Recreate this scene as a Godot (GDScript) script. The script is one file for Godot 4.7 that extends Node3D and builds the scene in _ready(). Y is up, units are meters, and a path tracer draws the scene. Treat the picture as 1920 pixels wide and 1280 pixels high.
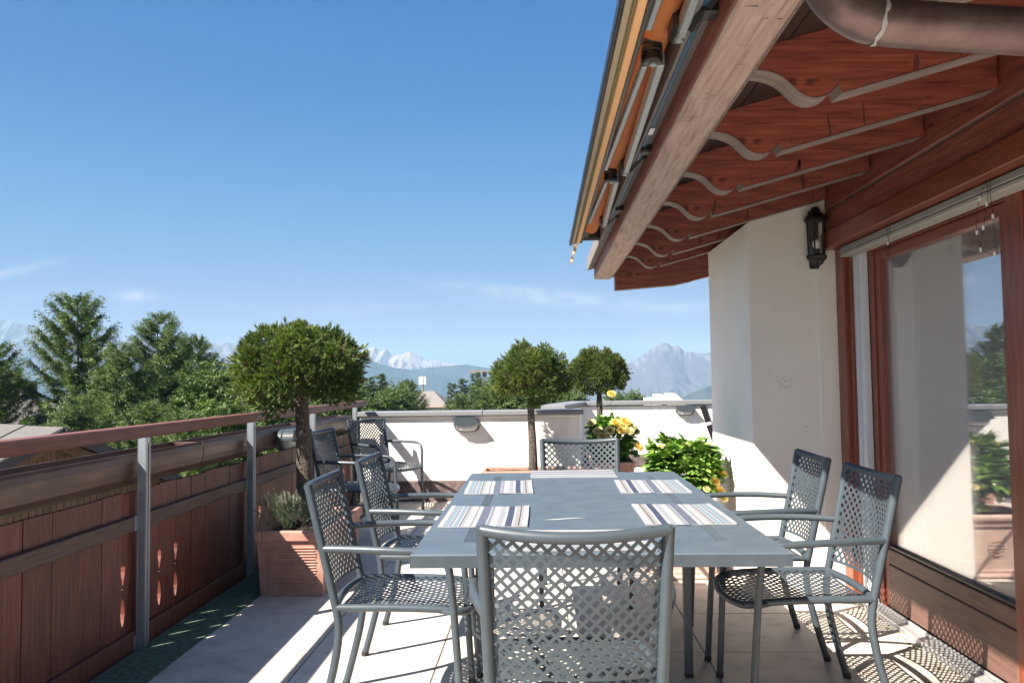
extends Node3D

var used := {}
var M := {}
var rng := RandomNumberGenerator.new()

# ------------------------------------------------------------------ naming and tagging
func numbered(called: String) -> String:
	if not used.has(called):
		used[called] = 0
		return called
	used[called] += 1
	return "%s_%03d" % [called, used[called]]

func tag(o: Node, label: String, category: String, group := "", kind := "") -> void:
	if label: o.set_meta("label", label)
	if category: o.set_meta("category", category)
	if group: o.set_meta("group", group)
	if kind: o.set_meta("kind", kind)

func thing(called: String, label: String, category: String, at := Vector3.ZERO, turn := 0.0, group := "") -> Node3D:
	var o := Node3D.new()
	o.name = numbered(called)
	add_child(o)
	o.position = at
	o.rotation.y = turn
	tag(o, label, category, group)
	return o

func mesh_part(parent: Node, called: String, mesh: Mesh, m: Material, kind := "") -> MeshInstance3D:
	var o := MeshInstance3D.new()
	var n := 0
	var nm := called
	if parent == self:
		nm = numbered(called)
	else:
		var key := "%d/%s" % [parent.get_instance_id(), called]
		if used.has(key):
			used[key] += 1
			nm = "%s_%03d" % [called, used[key]]
		else:
			used[key] = 0
	o.name = nm
	o.mesh = mesh
	o.material_override = m
	parent.add_child(o, true)
	if kind: o.set_meta("kind", kind)
	return o

func part(parent: Node, called: String, st: SurfaceTool, m: Material, kind := "") -> MeshInstance3D:
	return mesh_part(parent, called, st.commit(), m, kind)

func dup(src: Node3D, at: Vector3, turn: float, label: String, group := "") -> Node3D:
	var r: Node3D = src.duplicate()
	var base: String = src.name
	if base.length() > 4 and base[base.length() - 4] == "_": base = base.substr(0, base.length() - 4)
	r.name = numbered(base)
	add_child(r)
	r.position = at
	r.rotation.y = turn
	r.set_meta("label", label)
	if group: r.set_meta("group", group)
	return r

# ------------------------------------------------------------------ shapes
func mb() -> SurfaceTool:
	var st := SurfaceTool.new()
	st.begin(Mesh.PRIMITIVE_TRIANGLES)
	return st

# convex polygon with a flat normal, turned to face `out`
func poly(st: SurfaceTool, pts: Array, out: Vector3) -> void:
	var a: Vector3 = pts[0]
	var n := Vector3.ZERO
	for i in range(1, pts.size() - 1):
		n += (pts[i] - a).cross(pts[i + 1] - a)
	if n.length_squared() < 1e-18: return
	n = n.normalized()
	var flip := n.dot(out) < 0.0
	if flip: n = -n
	st.set_normal(n)
	for i in range(1, pts.size() - 1):
		if flip:
			st.set_normal(n); st.add_vertex(a); st.set_normal(n); st.add_vertex(pts[i]); st.set_normal(n); st.add_vertex(pts[i + 1])
		else:
			st.set_normal(n); st.add_vertex(a); st.set_normal(n); st.add_vertex(pts[i + 1]); st.set_normal(n); st.add_vertex(pts[i])

# chamfered box under a transform
func obox(st: SurfaceTool, xf: Transform3D, size: Vector3, b := 0.003) -> void:
	var h := size * 0.5
	b = minf(b, minf(h.x, minf(h.y, h.z)) * 0.9)
	var vv := func(s: Vector3, ax: int) -> Vector3:
		var p := Vector3.ZERO
		for k in 3:
			p[k] = s[k] * (h[k] if k == ax else h[k] - b)
		return xf * p
	for ax in 3:
		var u := (ax + 1) % 3
		var w := (ax + 2) % 3
		for sg in [-1.0, 1.0]:
			var ps := []
			for c in [[-1, -1], [1, -1], [1, 1], [-1, 1]]:
				var s := Vector3.ZERO
				s[ax] = sg; s[u] = c[0]; s[w] = c[1]
				ps.append(vv.call(s, ax))
			var o := Vector3.ZERO
			o[ax] = sg
			poly(st, ps, xf.basis * o)
	if b < 0.0005: return
	for ax in 3:
		var u := (ax + 1) % 3
		var w := (ax + 2) % 3
		for su in [-1.0, 1.0]:
			for sw in [-1.0, 1.0]:
				var s0 := Vector3.ZERO
				s0[ax] = -1; s0[u] = su; s0[w] = sw
				var s1 := s0
				s1[ax] = 1
				var o := Vector3.ZERO
				o[u] = su; o[w] = sw
				poly(st, [vv.call(s0, u), vv.call(s1, u), vv.call(s1, w), vv.call(s0, w)], xf.basis * o)
	for sx in [-1.0, 1.0]:
		for sy in [-1.0, 1.0]:
			for sz in [-1.0, 1.0]:
				var s := Vector3(sx, sy, sz)
				poly(st, [vv.call(s, 0), vv.call(s, 1), vv.call(s, 2)], xf.basis * s)

func bx(st: SurfaceTool, lo: Vector3, hi: Vector3, b := 0.003) -> void:
	obox(st, Transform3D(Basis(), (lo + hi) * 0.5), (hi - lo).abs(), b)

func boxm(lo: Vector3, hi: Vector3, b := 0.003) -> ArrayMesh:
	var st := mb()
	bx(st, lo, hi, b)
	return st.commit()

# a beam between two points
func bar(st: SurfaceTool, a: Vector3, b: Vector3, w: float, t: float, bev := 0.002, up := Vector3.UP) -> void:
	var z := (b - a).normalized()
	if absf(z.dot(up)) > 0.98: up = Vector3.RIGHT
	var x := up.cross(z).normalized()
	var y := z.cross(x)
	obox(st, Transform3D(Basis(x, y, z), (a + b) * 0.5), Vector3(w, t, a.distance_to(b)), bev)

func smooth_path(pts: Array, steps := 5) -> Array:
	var out := []
	var n := pts.size()
	for i in n - 1:
		var p0: Vector3 = pts[maxi(i - 1, 0)]
		var p1: Vector3 = pts[i]
		var p2: Vector3 = pts[i + 1]
		var p3: Vector3 = pts[mini(i + 2, n - 1)]
		for k in steps:
			var t := float(k) / steps
			out.append(0.5 * ((2.0 * p1) + (p2 - p0) * t + (2.0 * p0 - 5.0 * p1 + 4.0 * p2 - p3) * t * t + (3.0 * p1 - p0 - 3.0 * p2 + p3) * t * t * t))
	out.append(pts[n - 1])
	return out

func fillet(pts: Array, rad: float, steps := 6) -> Array:
	var out := [pts[0]]
	for i in range(1, pts.size() - 1):
		var p: Vector3 = pts[i]
		var a: Vector3 = pts[i - 1] - p
		var b: Vector3 = pts[i + 1] - p
		var r := minf(rad, minf(a.length(), b.length()) * 0.48)
		var s: Vector3 = p + a.normalized() * r
		var e: Vector3 = p + b.normalized() * r
		for k in steps + 1:
			var t := float(k) / steps
			out.append(s.lerp(p, t).lerp(p.lerp(e, t), t))
	out.append(pts[pts.size() - 1])
	return out

func tube(st: SurfaceTool, pts: Array, rad, sides := 8, caps := true, flat := 1.0) -> void:
	var n := pts.size()
	var rings := []
	var norms := []
	var t0: Vector3 = (pts[1] - pts[0]).normalized()
	var u := t0.cross(Vector3.UP if absf(t0.y) < 0.9 else Vector3.RIGHT).normalized()
	for i in n:
		var t: Vector3 = (pts[mini(i + 1, n - 1)] - pts[maxi(i - 1, 0)]).normalized()
		u = (u - t * u.dot(t)).normalized()
		var v := t.cross(u)
		var r: float = rad[i] if rad is Array else rad
		var ring := []
		var nn := []
		for k in sides:
			var a := TAU * k / sides
			var d := u * cos(a) + v * sin(a) * flat
			ring.append(pts[i] + d * r)
			nn.append(d.normalized())
		rings.append(ring)
		norms.append(nn)
	for i in n - 1:
		for k in sides:
			var k2 := (k + 1) % sides
			_sq(st, rings[i][k], rings[i][k2], rings[i + 1][k2], rings[i + 1][k], norms[i][k], norms[i][k2], norms[i + 1][k2], norms[i + 1][k])
	if caps:
		poly(st, rings[0], -t0)
		poly(st, rings[n - 1], (pts[n - 1] - pts[n - 2]).normalized())

func _v(st: SurfaceTool, p: Vector3, n: Vector3) -> void:
	st.set_normal(n)
	st.add_vertex(p)

# smooth quad, turned so that its face agrees with its normals
func _sq(st: SurfaceTool, a: Vector3, b: Vector3, c: Vector3, d: Vector3, na: Vector3, nb: Vector3, nc: Vector3, nd: Vector3) -> void:
	var g := (b - a).cross(c - a) + (c - a).cross(d - a)
	if g.dot(na + nb + nc + nd) < 0.0:
		_v(st, a, na); _v(st, b, nb); _v(st, c, nc)
		_v(st, a, na); _v(st, c, nc); _v(st, d, nd)
	else:
		_v(st, a, na); _v(st, c, nc); _v(st, b, nb)
		_v(st, a, na); _v(st, d, nd); _v(st, c, nc)

func lathe(st: SurfaceTool, prof: Array, sides: int, xf: Transform3D, smooth := true) -> void:
	for i in prof.size() - 1:
		var p: Vector2 = prof[i]
		var q: Vector2 = prof[i + 1]
		var nr := Vector2(q.y - p.y, p.x - q.x)
		if nr.length() < 1e-9: continue
		nr = nr.normalized()
		for k in sides:
			var a := TAU * k / sides
			var b := TAU * (k + 1) / sides
			var da := Vector3(cos(a), 0, sin(a))
			var db := Vector3(cos(b), 0, sin(b))
			var A := xf * (da * p.x + Vector3.UP * p.y)
			var B := xf * (db * p.x + Vector3.UP * p.y)
			var C := xf * (db * q.x + Vector3.UP * q.y)
			var D := xf * (da * q.x + Vector3.UP * q.y)
			var na := (xf.basis * (da * nr.x + Vector3.UP * nr.y)).normalized()
			var nb := (xf.basis * (db * nr.x + Vector3.UP * nr.y)).normalized()
			if not smooth:
				na = (na + nb).normalized()
				nb = na
			_sq(st, A, B, C, D, na, nb, nb, na)

# polygon in local XY, extruded along local Z from 0 to d
func prism(st: SurfaceTool, pts: PackedVector2Array, xf: Transform3D, d: float) -> void:
	var idx := Geometry2D.triangulate_polygon(pts)
	var zdir := xf.basis * Vector3(0, 0, signf(d))
	for i in range(0, idx.size(), 3):
		var f := []
		var bck := []
		for k in 3:
			var p := pts[idx[i + k]]
			f.append(xf * Vector3(p.x, p.y, d))
			bck.append(xf * Vector3(p.x, p.y, 0))
		poly(st, f, zdir)
		poly(st, bck, -zdir)
	var cw := Geometry2D.is_polygon_clockwise(pts)
	for i in pts.size():
		var a := pts[i]
		var b := pts[(i + 1) % pts.size()]
		var e := b - a
		var o := Vector2(e.y, -e.x) * (-1.0 if cw else 1.0)
		poly(st, [xf * Vector3(a.x, a.y, 0), xf * Vector3(b.x, b.y, 0), xf * Vector3(b.x, b.y, d), xf * Vector3(a.x, a.y, d)], xf.basis * Vector3(o.x, o.y, 0))

# perforated sheet: f(u, v) -> point; nu x nv half cells; diamond holes on the even nodes
func perf(st: SurfaceTool, nu: int, nv: int, f: Callable, r: float, th: float, rim := 1) -> void:
	var P := func(u: float, v: float) -> Array:
		var uu := u / nu
		var vv := v / nv
		var p: Vector3 = f.call(uu, vv)
		var e := 0.004
		var n: Vector3 = (f.call(uu + e, vv) - f.call(uu - e, vv)).cross(f.call(uu, vv + e) - f.call(uu, vv - e)).normalized()
		return [p + n * th * 0.5, p - n * th * 0.5, n]
	for i in nu:
		for j in nv:
			var cs := [[i, j], [i + 1, j], [i + 1, j + 1], [i, j + 1]]
			var ring := []
			var cuts := []
			for k in 4:
				var c = cs[k]
				var border: bool = c[0] < rim or c[1] < rim or c[0] > nu - rim or c[1] > nv - rim
				if (c[0] + c[1]) % 2 == 0 and not border:
					var pv = cs[(k + 3) % 4]
					var nx = cs[(k + 1) % 4]
					cuts.append(ring.size())
					ring.append(P.call(c[0] + (pv[0] - c[0]) * r, c[1] + (pv[1] - c[1]) * r))
					ring.append(P.call(c[0] + (nx[0] - c[0]) * r, c[1] + (nx[1] - c[1]) * r))
				else:
					ring.append(P.call(float(c[0]), float(c[1])))
			var m := ring.size()
			for k in range(1, m - 1):
				_v(st, ring[0][0], ring[0][2]); _v(st, ring[k + 1][0], ring[k + 1][2]); _v(st, ring[k][0], ring[k][2])
				_v(st, ring[0][1], -ring[0][2]); _v(st, ring[k][1], -ring[k][2]); _v(st, ring[k + 1][1], -ring[k + 1][2])
			for k in cuts:
				var a = ring[k]
				var b = ring[k + 1]
				var q = cs[0]
				poly(st, [a[0], b[0], b[1], a[1]], (a[0] + b[0]) * 0.5 - (ring[(k + 3) % m][0] + ring[(k + m - 2) % m][0]) * 0.5)

# ------------------------------------------------------------------ materials
func lin(r: float, g: float, b: float) -> Color:
	return Color(r, g, b).linear_to_srgb()

func noise_tex(freq: float, cols: Array, seed_: int, size := 512, octaves := 4, type := FastNoiseLite.TYPE_SIMPLEX_SMOOTH) -> NoiseTexture2D:
	var n := FastNoiseLite.new()
	n.seed = seed_
	n.frequency = freq
	n.noise_type = type
	n.fractal_octaves = octaves
	var t := NoiseTexture2D.new()
	t.width = size
	t.height = size
	t.seamless = true
	t.noise = n
	var g := Gradient.new()
	var offs := PackedFloat32Array()
	var cc := PackedColorArray()
	for i in cols.size():
		offs.append(float(i) / maxf(1.0, cols.size() - 1))
		cc.append(cols[i])
	g.offsets = offs
	g.colors = cc
	t.color_ramp = g
	return t

func bump_tex(freq: float, seed_: int, octaves := 4) -> NoiseTexture2D:
	return noise_tex(freq, [Color.BLACK, Color.WHITE], seed_, 512, octaves)

func tri_mat(tex: Texture2D, scale: Vector3, rough := 0.7, metal := 0.0) -> StandardMaterial3D:
	var m := StandardMaterial3D.new()
	m.albedo_texture = tex
	m.uv1_triplanar = true
	m.uv1_scale = scale
	m.roughness = rough
	m.metallic = metal
	return m

func add_bump(m: StandardMaterial3D, t: Texture2D, cm: float) -> StandardMaterial3D:
	m.heightmap_enabled = true
	m.heightmap_texture = t
	m.heightmap_scale = cm
	return m

func plain(c: Color, rough := 0.6, metal := 0.0) -> StandardMaterial3D:
	var m := StandardMaterial3D.new()
	m.albedo_color = c
	m.roughness = rough
	m.metallic = metal
	return m

func materials() -> void:
	var wb := bump_tex(0.02, 5)
	# red brown stained spruce, grain along z / x / y
	var redt := noise_tex(0.012, [lin(.13, .032, .022), lin(.24, .062, .041), lin(.29, .080, .052), lin(.36, .105, .07)], 11, 512, 5)
	M.under = add_bump(tri_mat(noise_tex(0.012, [lin(.12, .09, .078), lin(.21, .158, .138), lin(.27, .205, .182)], 50, 512, 5), Vector3(.6, 6, 6), .75), wb, .12)
	M.deck = tri_mat(noise_tex(0.012, [lin(.02, .008, .006), lin(.045, .016, .010)], 51, 512, 4), Vector3(5, 5, .45), .7)  # boards coloured darker to stand in for the shade between rafters
	M.red_z = add_bump(tri_mat(redt, Vector3(5, 5, .45), .5), wb, .12)
	M.red_x = add_bump(tri_mat(redt, Vector3(.5, 5, 5), .5), wb, .12)
	M.red_y = add_bump(tri_mat(redt, Vector3(5, .5, 5), .45), wb, .12)
	var knot := noise_tex(0.016, [Color(.22, .17, .18), Color(.75, .7, .7), Color.WHITE, Color.WHITE, Color.WHITE, Color.WHITE, Color.WHITE, Color.WHITE, Color.WHITE, Color.WHITE, Color.WHITE], 52, 512, 3)
	for k in ["red_z", "red_x", "red_y"]:
		M[k].detail_enabled = true
		M[k].detail_albedo = knot
		M[k].detail_blend_mode = BaseMaterial3D.BLEND_MODE_MUL
		M[k].detail_uv_layer = BaseMaterial3D.DETAIL_UV_2
		M[k].uv2_triplanar = true
		M[k].uv2_scale = {"red_z": Vector3(1.6, 1.6, .5), "red_x": Vector3(.7, 1.2, 1.2), "red_y": Vector3(1.6, .5, 1.6)}[k]
	# window joinery: more even, glossier
	var jt := noise_tex(0.012, [lin(.14, .032, .016), lin(.20, .05, .025), lin(.25, .072, .037)], 12, 512, 5)
	M.join_y = tri_mat(jt, Vector3(6, .5, 6), .32)
	M.join_z = tri_mat(jt, Vector3(6, 6, .5), .32)
	var wt := noise_tex(0.012, [lin(.09, .045, .033), lin(.14, .076, .058), lin(.17, .095, .075)], 13, 512, 5)
	M.weath_join = add_bump(tri_mat(wt, Vector3(8, 8, .5), .6), wb, .1)
	# weathered grey-brown fascia
	var ft := noise_tex(0.012, [lin(.20, .13, .105), lin(.36, .255, .215), lin(.41, .305, .265), lin(.46, .355, .315)], 14, 512, 5)
	M.fascia = add_bump(tri_mat(ft, Vector3(7, 7, .5), .75), wb, .2)
	var et := noise_tex(0.02, [lin(.09, .06, .05), lin(.17, .12, .10), lin(.22, .16, .135)], 15)
	M.endgrain = tri_mat(et, Vector3(6, 6, 6), .8)
	# fence wood
	var pt := noise_tex(0.012, [lin(.045, .012, .009), lin(.125, .031, .019), lin(.165, .045, .027), lin(.21, .064, .04)], 16, 512, 5)
	M.plank = add_bump(tri_mat(pt, Vector3(5, .5, 5), .5), wb, .15)
	var pt2 := noise_tex(0.012, [lin(.06, .018, .013), lin(.125, .036, .023), lin(.17, .055, .035)], 17, 512, 5)
	M.plank_b = add_bump(tri_mat(pt2, Vector3(6, .4, 6), .55), wb, .15)
	M.plank_c = add_bump(tri_mat(noise_tex(0.014, [lin(.03, .008, .006), lin(.10, .022, .013), lin(.14, .034, .02), lin(.20, .055, .032)], 54, 512, 5), Vector3(6, .6, 6), .5), wb, .15)
	M.fence_rail = add_bump(tri_mat(noise_tex(0.012, [lin(.055, .03, .024), lin(.10, .058, .044), lin(.125, .078, .06)], 18, 512, 5), Vector3(6, 6, .5), .6), wb, .12)
	M.top_rail = add_bump(tri_mat(noise_tex(0.012, [lin(.10, .035, .025), lin(.145, .052, .036), lin(.18, .07, .05)], 19, 512, 5), Vector3(6, 6, .5), .55), wb, .1)
	M.trough = add_bump(tri_mat(noise_tex(0.008, [lin(.045, .022, .018), lin(.075, .037, .030), lin(.12, .066, .052)], 20, 512, 5), Vector3(1.5, 1.5, .5), .38), wb, .05)
	# metal
	M.galv = tri_mat(noise_tex(0.03, [lin(.20, .23, .27), lin(.29, .325, .365), lin(.36, .39, .42)], 21), Vector3(5, 5, 5), .42, .55)
	M.paint = add_bump(tri_mat(noise_tex(0.01, [lin(.040, .054, .069), lin(.045, .061, .077), lin(.051, .070, .087)], 22, 512, 5), Vector3(3, 3, 3), .42), bump_tex(.25, 7, 2), .01)
	M.tabletop = add_bump(tri_mat(noise_tex(0.009, [lin(.060, .083, .108), lin(.068, .093, .119), lin(.073, .099, .126), lin(.081, .108, .136)], 23, 512, 6), Vector3(1.3, 1.3, 1.3), .45), bump_tex(.3, 8, 2), .008)
	M.black = plain(lin(.012, .012, .013), .45)
	M.tabletop.roughness = 1.0
	M.tabletop.roughness_texture = noise_tex(0.012, [Color(.34, .34, .34), Color(.45, .45, .45), Color(.58, .58, .58)], 55, 512, 6)
	M.rubber = plain(lin(.02, .02, .022), .7)
	M.dark_metal = plain(lin(.022, .018, .018), .4, .3)
	M.copper = tri_mat(noise_tex(0.01, [lin(.10, .062, .062), lin(.14, .088, .086), lin(.165, .115, .108), lin(.19, .145, .13)], 24, 512, 5), Vector3(3, 3, 3), .33, .55)
	M.caulk = plain(lin(.34, .33, .32), .6)
	M.stain = tri_mat(noise_tex(0.03, [lin(.06, .02, .015), lin(.11, .034, .024), lin(.17, .05, .034)], 56), Vector3(6, 6, 6), .6)  # rafter drips; their dark tone also carries shade between the rafters
	M.alu = tri_mat(noise_tex(0.02, [lin(.32, .33, .34), lin(.45, .46, .47), lin(.52, .52, .52)], 25), Vector3(4, 4, .6), .38, .5)
	M.blind = tri_mat(noise_tex(0.02, [lin(.33, .31, .28), lin(.42, .40, .36)], 26), Vector3(3, 3, .5), .5)
	M.white_alu = plain(lin(.62, .65, .70), .35)
	# masonry
	var stc := bump_tex(.12, 9, 3)
	M.stucco = add_bump(tri_mat(noise_tex(0.006, [lin(.70, .67, .62), lin(.77, .745, .70), lin(.80, .775, .73)], 27, 512, 6), Vector3(.6, .6, .6), .9), stc, .08)
	M.house_wall = add_bump(tri_mat(noise_tex(0.006, [lin(.79, .745, .70), lin(.82, .78, .735), lin(.845, .805, .765)], 28, 512, 6), Vector3(.5, .5, .5), .9), stc, .06)
	var stain := noise_tex(0.01, [Color(.93, .925, .915), Color(.975, .97, .965), Color.WHITE, Color.WHITE, Color.WHITE], 53, 512, 6)
	for k in ["stucco"]:
		M[k].detail_enabled = true
		M[k].detail_albedo = stain
		M[k].detail_blend_mode = BaseMaterial3D.BLEND_MODE_MUL
		M[k].detail_uv_layer = BaseMaterial3D.DETAIL_UV_2
		M[k].uv2_triplanar = true
		M[k].uv2_scale = Vector3(1.5, .35, 1.5)
	M.plinth = tri_mat(noise_tex(0.012, [lin(.06, .042, .042), lin(.12, .088, .086), lin(.20, .155, .145)], 29, 512, 5), Vector3(1.5, 1.5, 1.5), .5)
	M.granite = tri_mat(noise_tex(0.28, [lin(.05, .053, .06), lin(.14, .147, .158), lin(.21, .217, .23), lin(.40, .40, .41)], 30, 512, 3), Vector3(1.6, 1.6, 1.6), .5)
	M.terracotta = add_bump(tri_mat(noise_tex(0.012, [lin(.30, .15, .11), lin(.37, .20, .152), lin(.42, .25, .20)], 31, 512, 5), Vector3(1.6, 1.6, 1.6), .85), stc, .05)
	M.terracotta_pale = add_bump(tri_mat(noise_tex(0.012, [lin(.40, .26, .21), lin(.48, .325, .27), lin(.54, .39, .335)], 32, 512, 5), Vector3(1.6, 1.6, 1.6), .85), stc, .05)
	M.soil = add_bump(tri_mat(noise_tex(0.08, [lin(.018, .012, .009), lin(.05, .034, .024), lin(.10, .07, .05)], 33), Vector3(3, 3, 3), .95), stc, .8)
	for k in 3:
		var sh: float = [0.0, .03, -.035][k]
		var ft2 := noise_tex(0.009, [lin(.36 + sh, .32 + sh, .28 + sh), lin(.47 + sh, .43 + sh, .38 + sh), lin(.51 + sh, .47 + sh, .42 + sh), lin(.55 + sh, .51 + sh, .46 + sh)], 40 + k, 512, 6)
		M["tile%d" % k] = add_bump(tri_mat(ft2, Vector3(1.1, 1.1, 1.1), .62), stc, .03)
	M.grout = plain(lin(.035, .032, .03), .9)
	M.mat_green = add_bump(tri_mat(noise_tex(0.02, [lin(.035, .06, .042), lin(.075, .14, .092), lin(.12, .20, .135)], 45, 512, 5), Vector3(2.5, 2.5, 2.5), .95), bump_tex(.3, 10, 2), .5)
	# awning
	M.fab_orange = plain(lin(.50, .20, .075), .9)
	M.fab_orange.backlight_enabled = true
	M.fab_orange.backlight = lin(.5, .22, .08)
	M.fab_peach = plain(lin(.72, .42, .22), .9)
	M.fab_cream = plain(lin(.36, .30, .22), .9)
	M.fab_olive = plain(lin(.22, .18, .06), .9)
	M.sky_sheen = plain(lin(.012, .07, .15), .45)  # blue of the reflected sky put into the torsion bar colour
	# glass and lamps
	M.glass = StandardMaterial3D.new()
	M.glass.transparency = BaseMaterial3D.TRANSPARENCY_ALPHA
	M.glass.albedo_color = Color(1, 1, 1, .04)
	M.glass.roughness = 0.0
	M.glass.metallic_specular = 0.5
	M.coating = StandardMaterial3D.new()
	var wi := Image.create(4, 4, false, Image.FORMAT_RGBA8)
	wi.fill(Color.WHITE)
	M.coating.albedo_texture = ImageTexture.create_from_image(wi)
	M.coating.albedo_color = Color(.95, .97, 1.0, .29)
	M.coating.transparency = BaseMaterial3D.TRANSPARENCY_ALPHA
	M.coating.metallic = 1.0
	M.coating.roughness = 0.0
	M.lamp_body = plain(lin(.045, .058, .068), .35)
	M.lamp_glass = plain(lin(.50, .51, .52), .25)
	M.bulb = plain(lin(.72, .72, .70), .12)
	# interior
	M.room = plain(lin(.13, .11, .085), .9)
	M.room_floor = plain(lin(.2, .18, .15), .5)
	M.curtain = plain(lin(.74, .80, .86), .9)
	M.curtain.backlight_enabled = true
	M.curtain.backlight = lin(.2, .22, .25)
	# plants
	M.bark = add_bump(tri_mat(noise_tex(0.02, [lin(.025, .019, .016), lin(.09, .07, .058), lin(.20, .165, .145)], 46, 512, 5), Vector3(5, 2.2, 5), .95), bump_tex(.05, 12, 3), 1.5)
	M.far_bark = plain(lin(.075, .058, .045), .95)
	M.needle = leafy(.06, .11, .025)
	M.larch = leafy(.05, .09, .02)
	M.leaf = leafy(.05, .12, .02)
	M.leaf.roughness = .32
	M.leaf_part = plain(lin(.105, .215, .038), .38)
	M.leaf_part_b = plain(lin(.19, .31, .06), .4)
	M.petal_y = petal(lin(.74, .53, .13))
	M.petal_p = petal(lin(.66, .58, .26))
	M.stem = plain(lin(.07, .085, .03), .7)
	M.twig = plain(lin(.16, .115, .075), .9)
	# far things
	M.slab_roof = tri_mat(noise_tex(0.02, [lin(.068, .063, .062), lin(.098, .093, .092), lin(.125, .12, .118)], 47), Vector3(.8, .8, .8), .85)
	M.dark_roof = plain(lin(.045, .038, .038), .8)
	M.chalet_wood = tri_mat(noise_tex(0.012, [lin(.07, .032, .016), lin(.13, .066, .034), lin(.17, .092, .05)], 48, 512, 5), Vector3(2, .25, 2), .8)
	M.far_white = plain(lin(.74, .72, .69), .9)
	M.far_grey_roof = plain(lin(.17, .155, .15), .9)
	M.glass_dark = plain(lin(.03, .035, .04), .15)
	M.crane = plain(lin(.30, .17, .09), .6)
	M.ground = tri_mat(noise_tex(0.02, [lin(.03, .04, .015), lin(.06, .075, .025), lin(.10, .10, .04)], 49), Vector3(.08, .08, .08), .95)
	M.mount = StandardMaterial3D.new()
	M.mount.vertex_color_use_as_albedo = true
	M.mount.roughness = 1.0
	M.mount.specular_mode = BaseMaterial3D.SPECULAR_DISABLED

func leafy(r: float, g: float, b: float) -> StandardMaterial3D:
	var m := StandardMaterial3D.new()
	m.vertex_color_use_as_albedo = true
	m.roughness = .6
	m.backlight_enabled = true
	m.backlight = lin(r * 4.0, g * 4.0, b * 3.0)
	return m

func petal(c: Color) -> StandardMaterial3D:
	var m := plain(c, .8)
	m.backlight_enabled = true
	m.backlight = c.darkened(.3)
	return m

# ------------------------------------------------------------------ scene
const SUN := Vector3(1.0, -1.25, -0.8)

func _ready() -> void:
	rng.seed = 4242
	var cam := Camera3D.new()
	cam.name = "camera"
	cam.basis = Basis(Vector3.UP, deg_to_rad(2.06)) * Basis(Vector3.RIGHT, deg_to_rad(2.85)) * Basis(Vector3.BACK, deg_to_rad(-.745))
	cam.position = Vector3(0, 1.25, 0)
	cam.fov = 46.2
	cam.near = .05
	cam.far = 20000.0
	add_child(cam)
	var we := WorldEnvironment.new()
	we.name = "environment"
	var e := Environment.new()
	e.background_mode = Environment.BG_SKY
	e.sky = Sky.new()
	e.sky.sky_material = make_sky()
	e.background_energy_multiplier = .27
	e.tonemap_mode = Environment.TONE_MAPPER_LINEAR
	e.tonemap_exposure = 3.6
	e.fog_enabled = true
	e.fog_density = .00019
	e.fog_light_color = lin(.40, .65, .95)
	e.sdfgi_enabled = true
	e.ssao_enabled = true
	e.ssil_enabled = true
	we.environment = e
	add_child(we)
	var sun := DirectionalLight3D.new()
	sun.name = "sun"
	sun.light_energy = 1.6
	sun.light_color = Color(1.0, .955, .89)
	sun.light_angular_distance = .5
	sun.shadow_enabled = true
	sun.basis = Basis.looking_at(SUN.normalized(), Vector3.UP)
	add_child(sun)
	materials()
	terrain()
	mountains()
	terrace()
	parapets()
	fence()
	house()
	awning()
	far_buildings()
	trees()
	planters()
	table_set()
	lamps()
	small_things()

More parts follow.
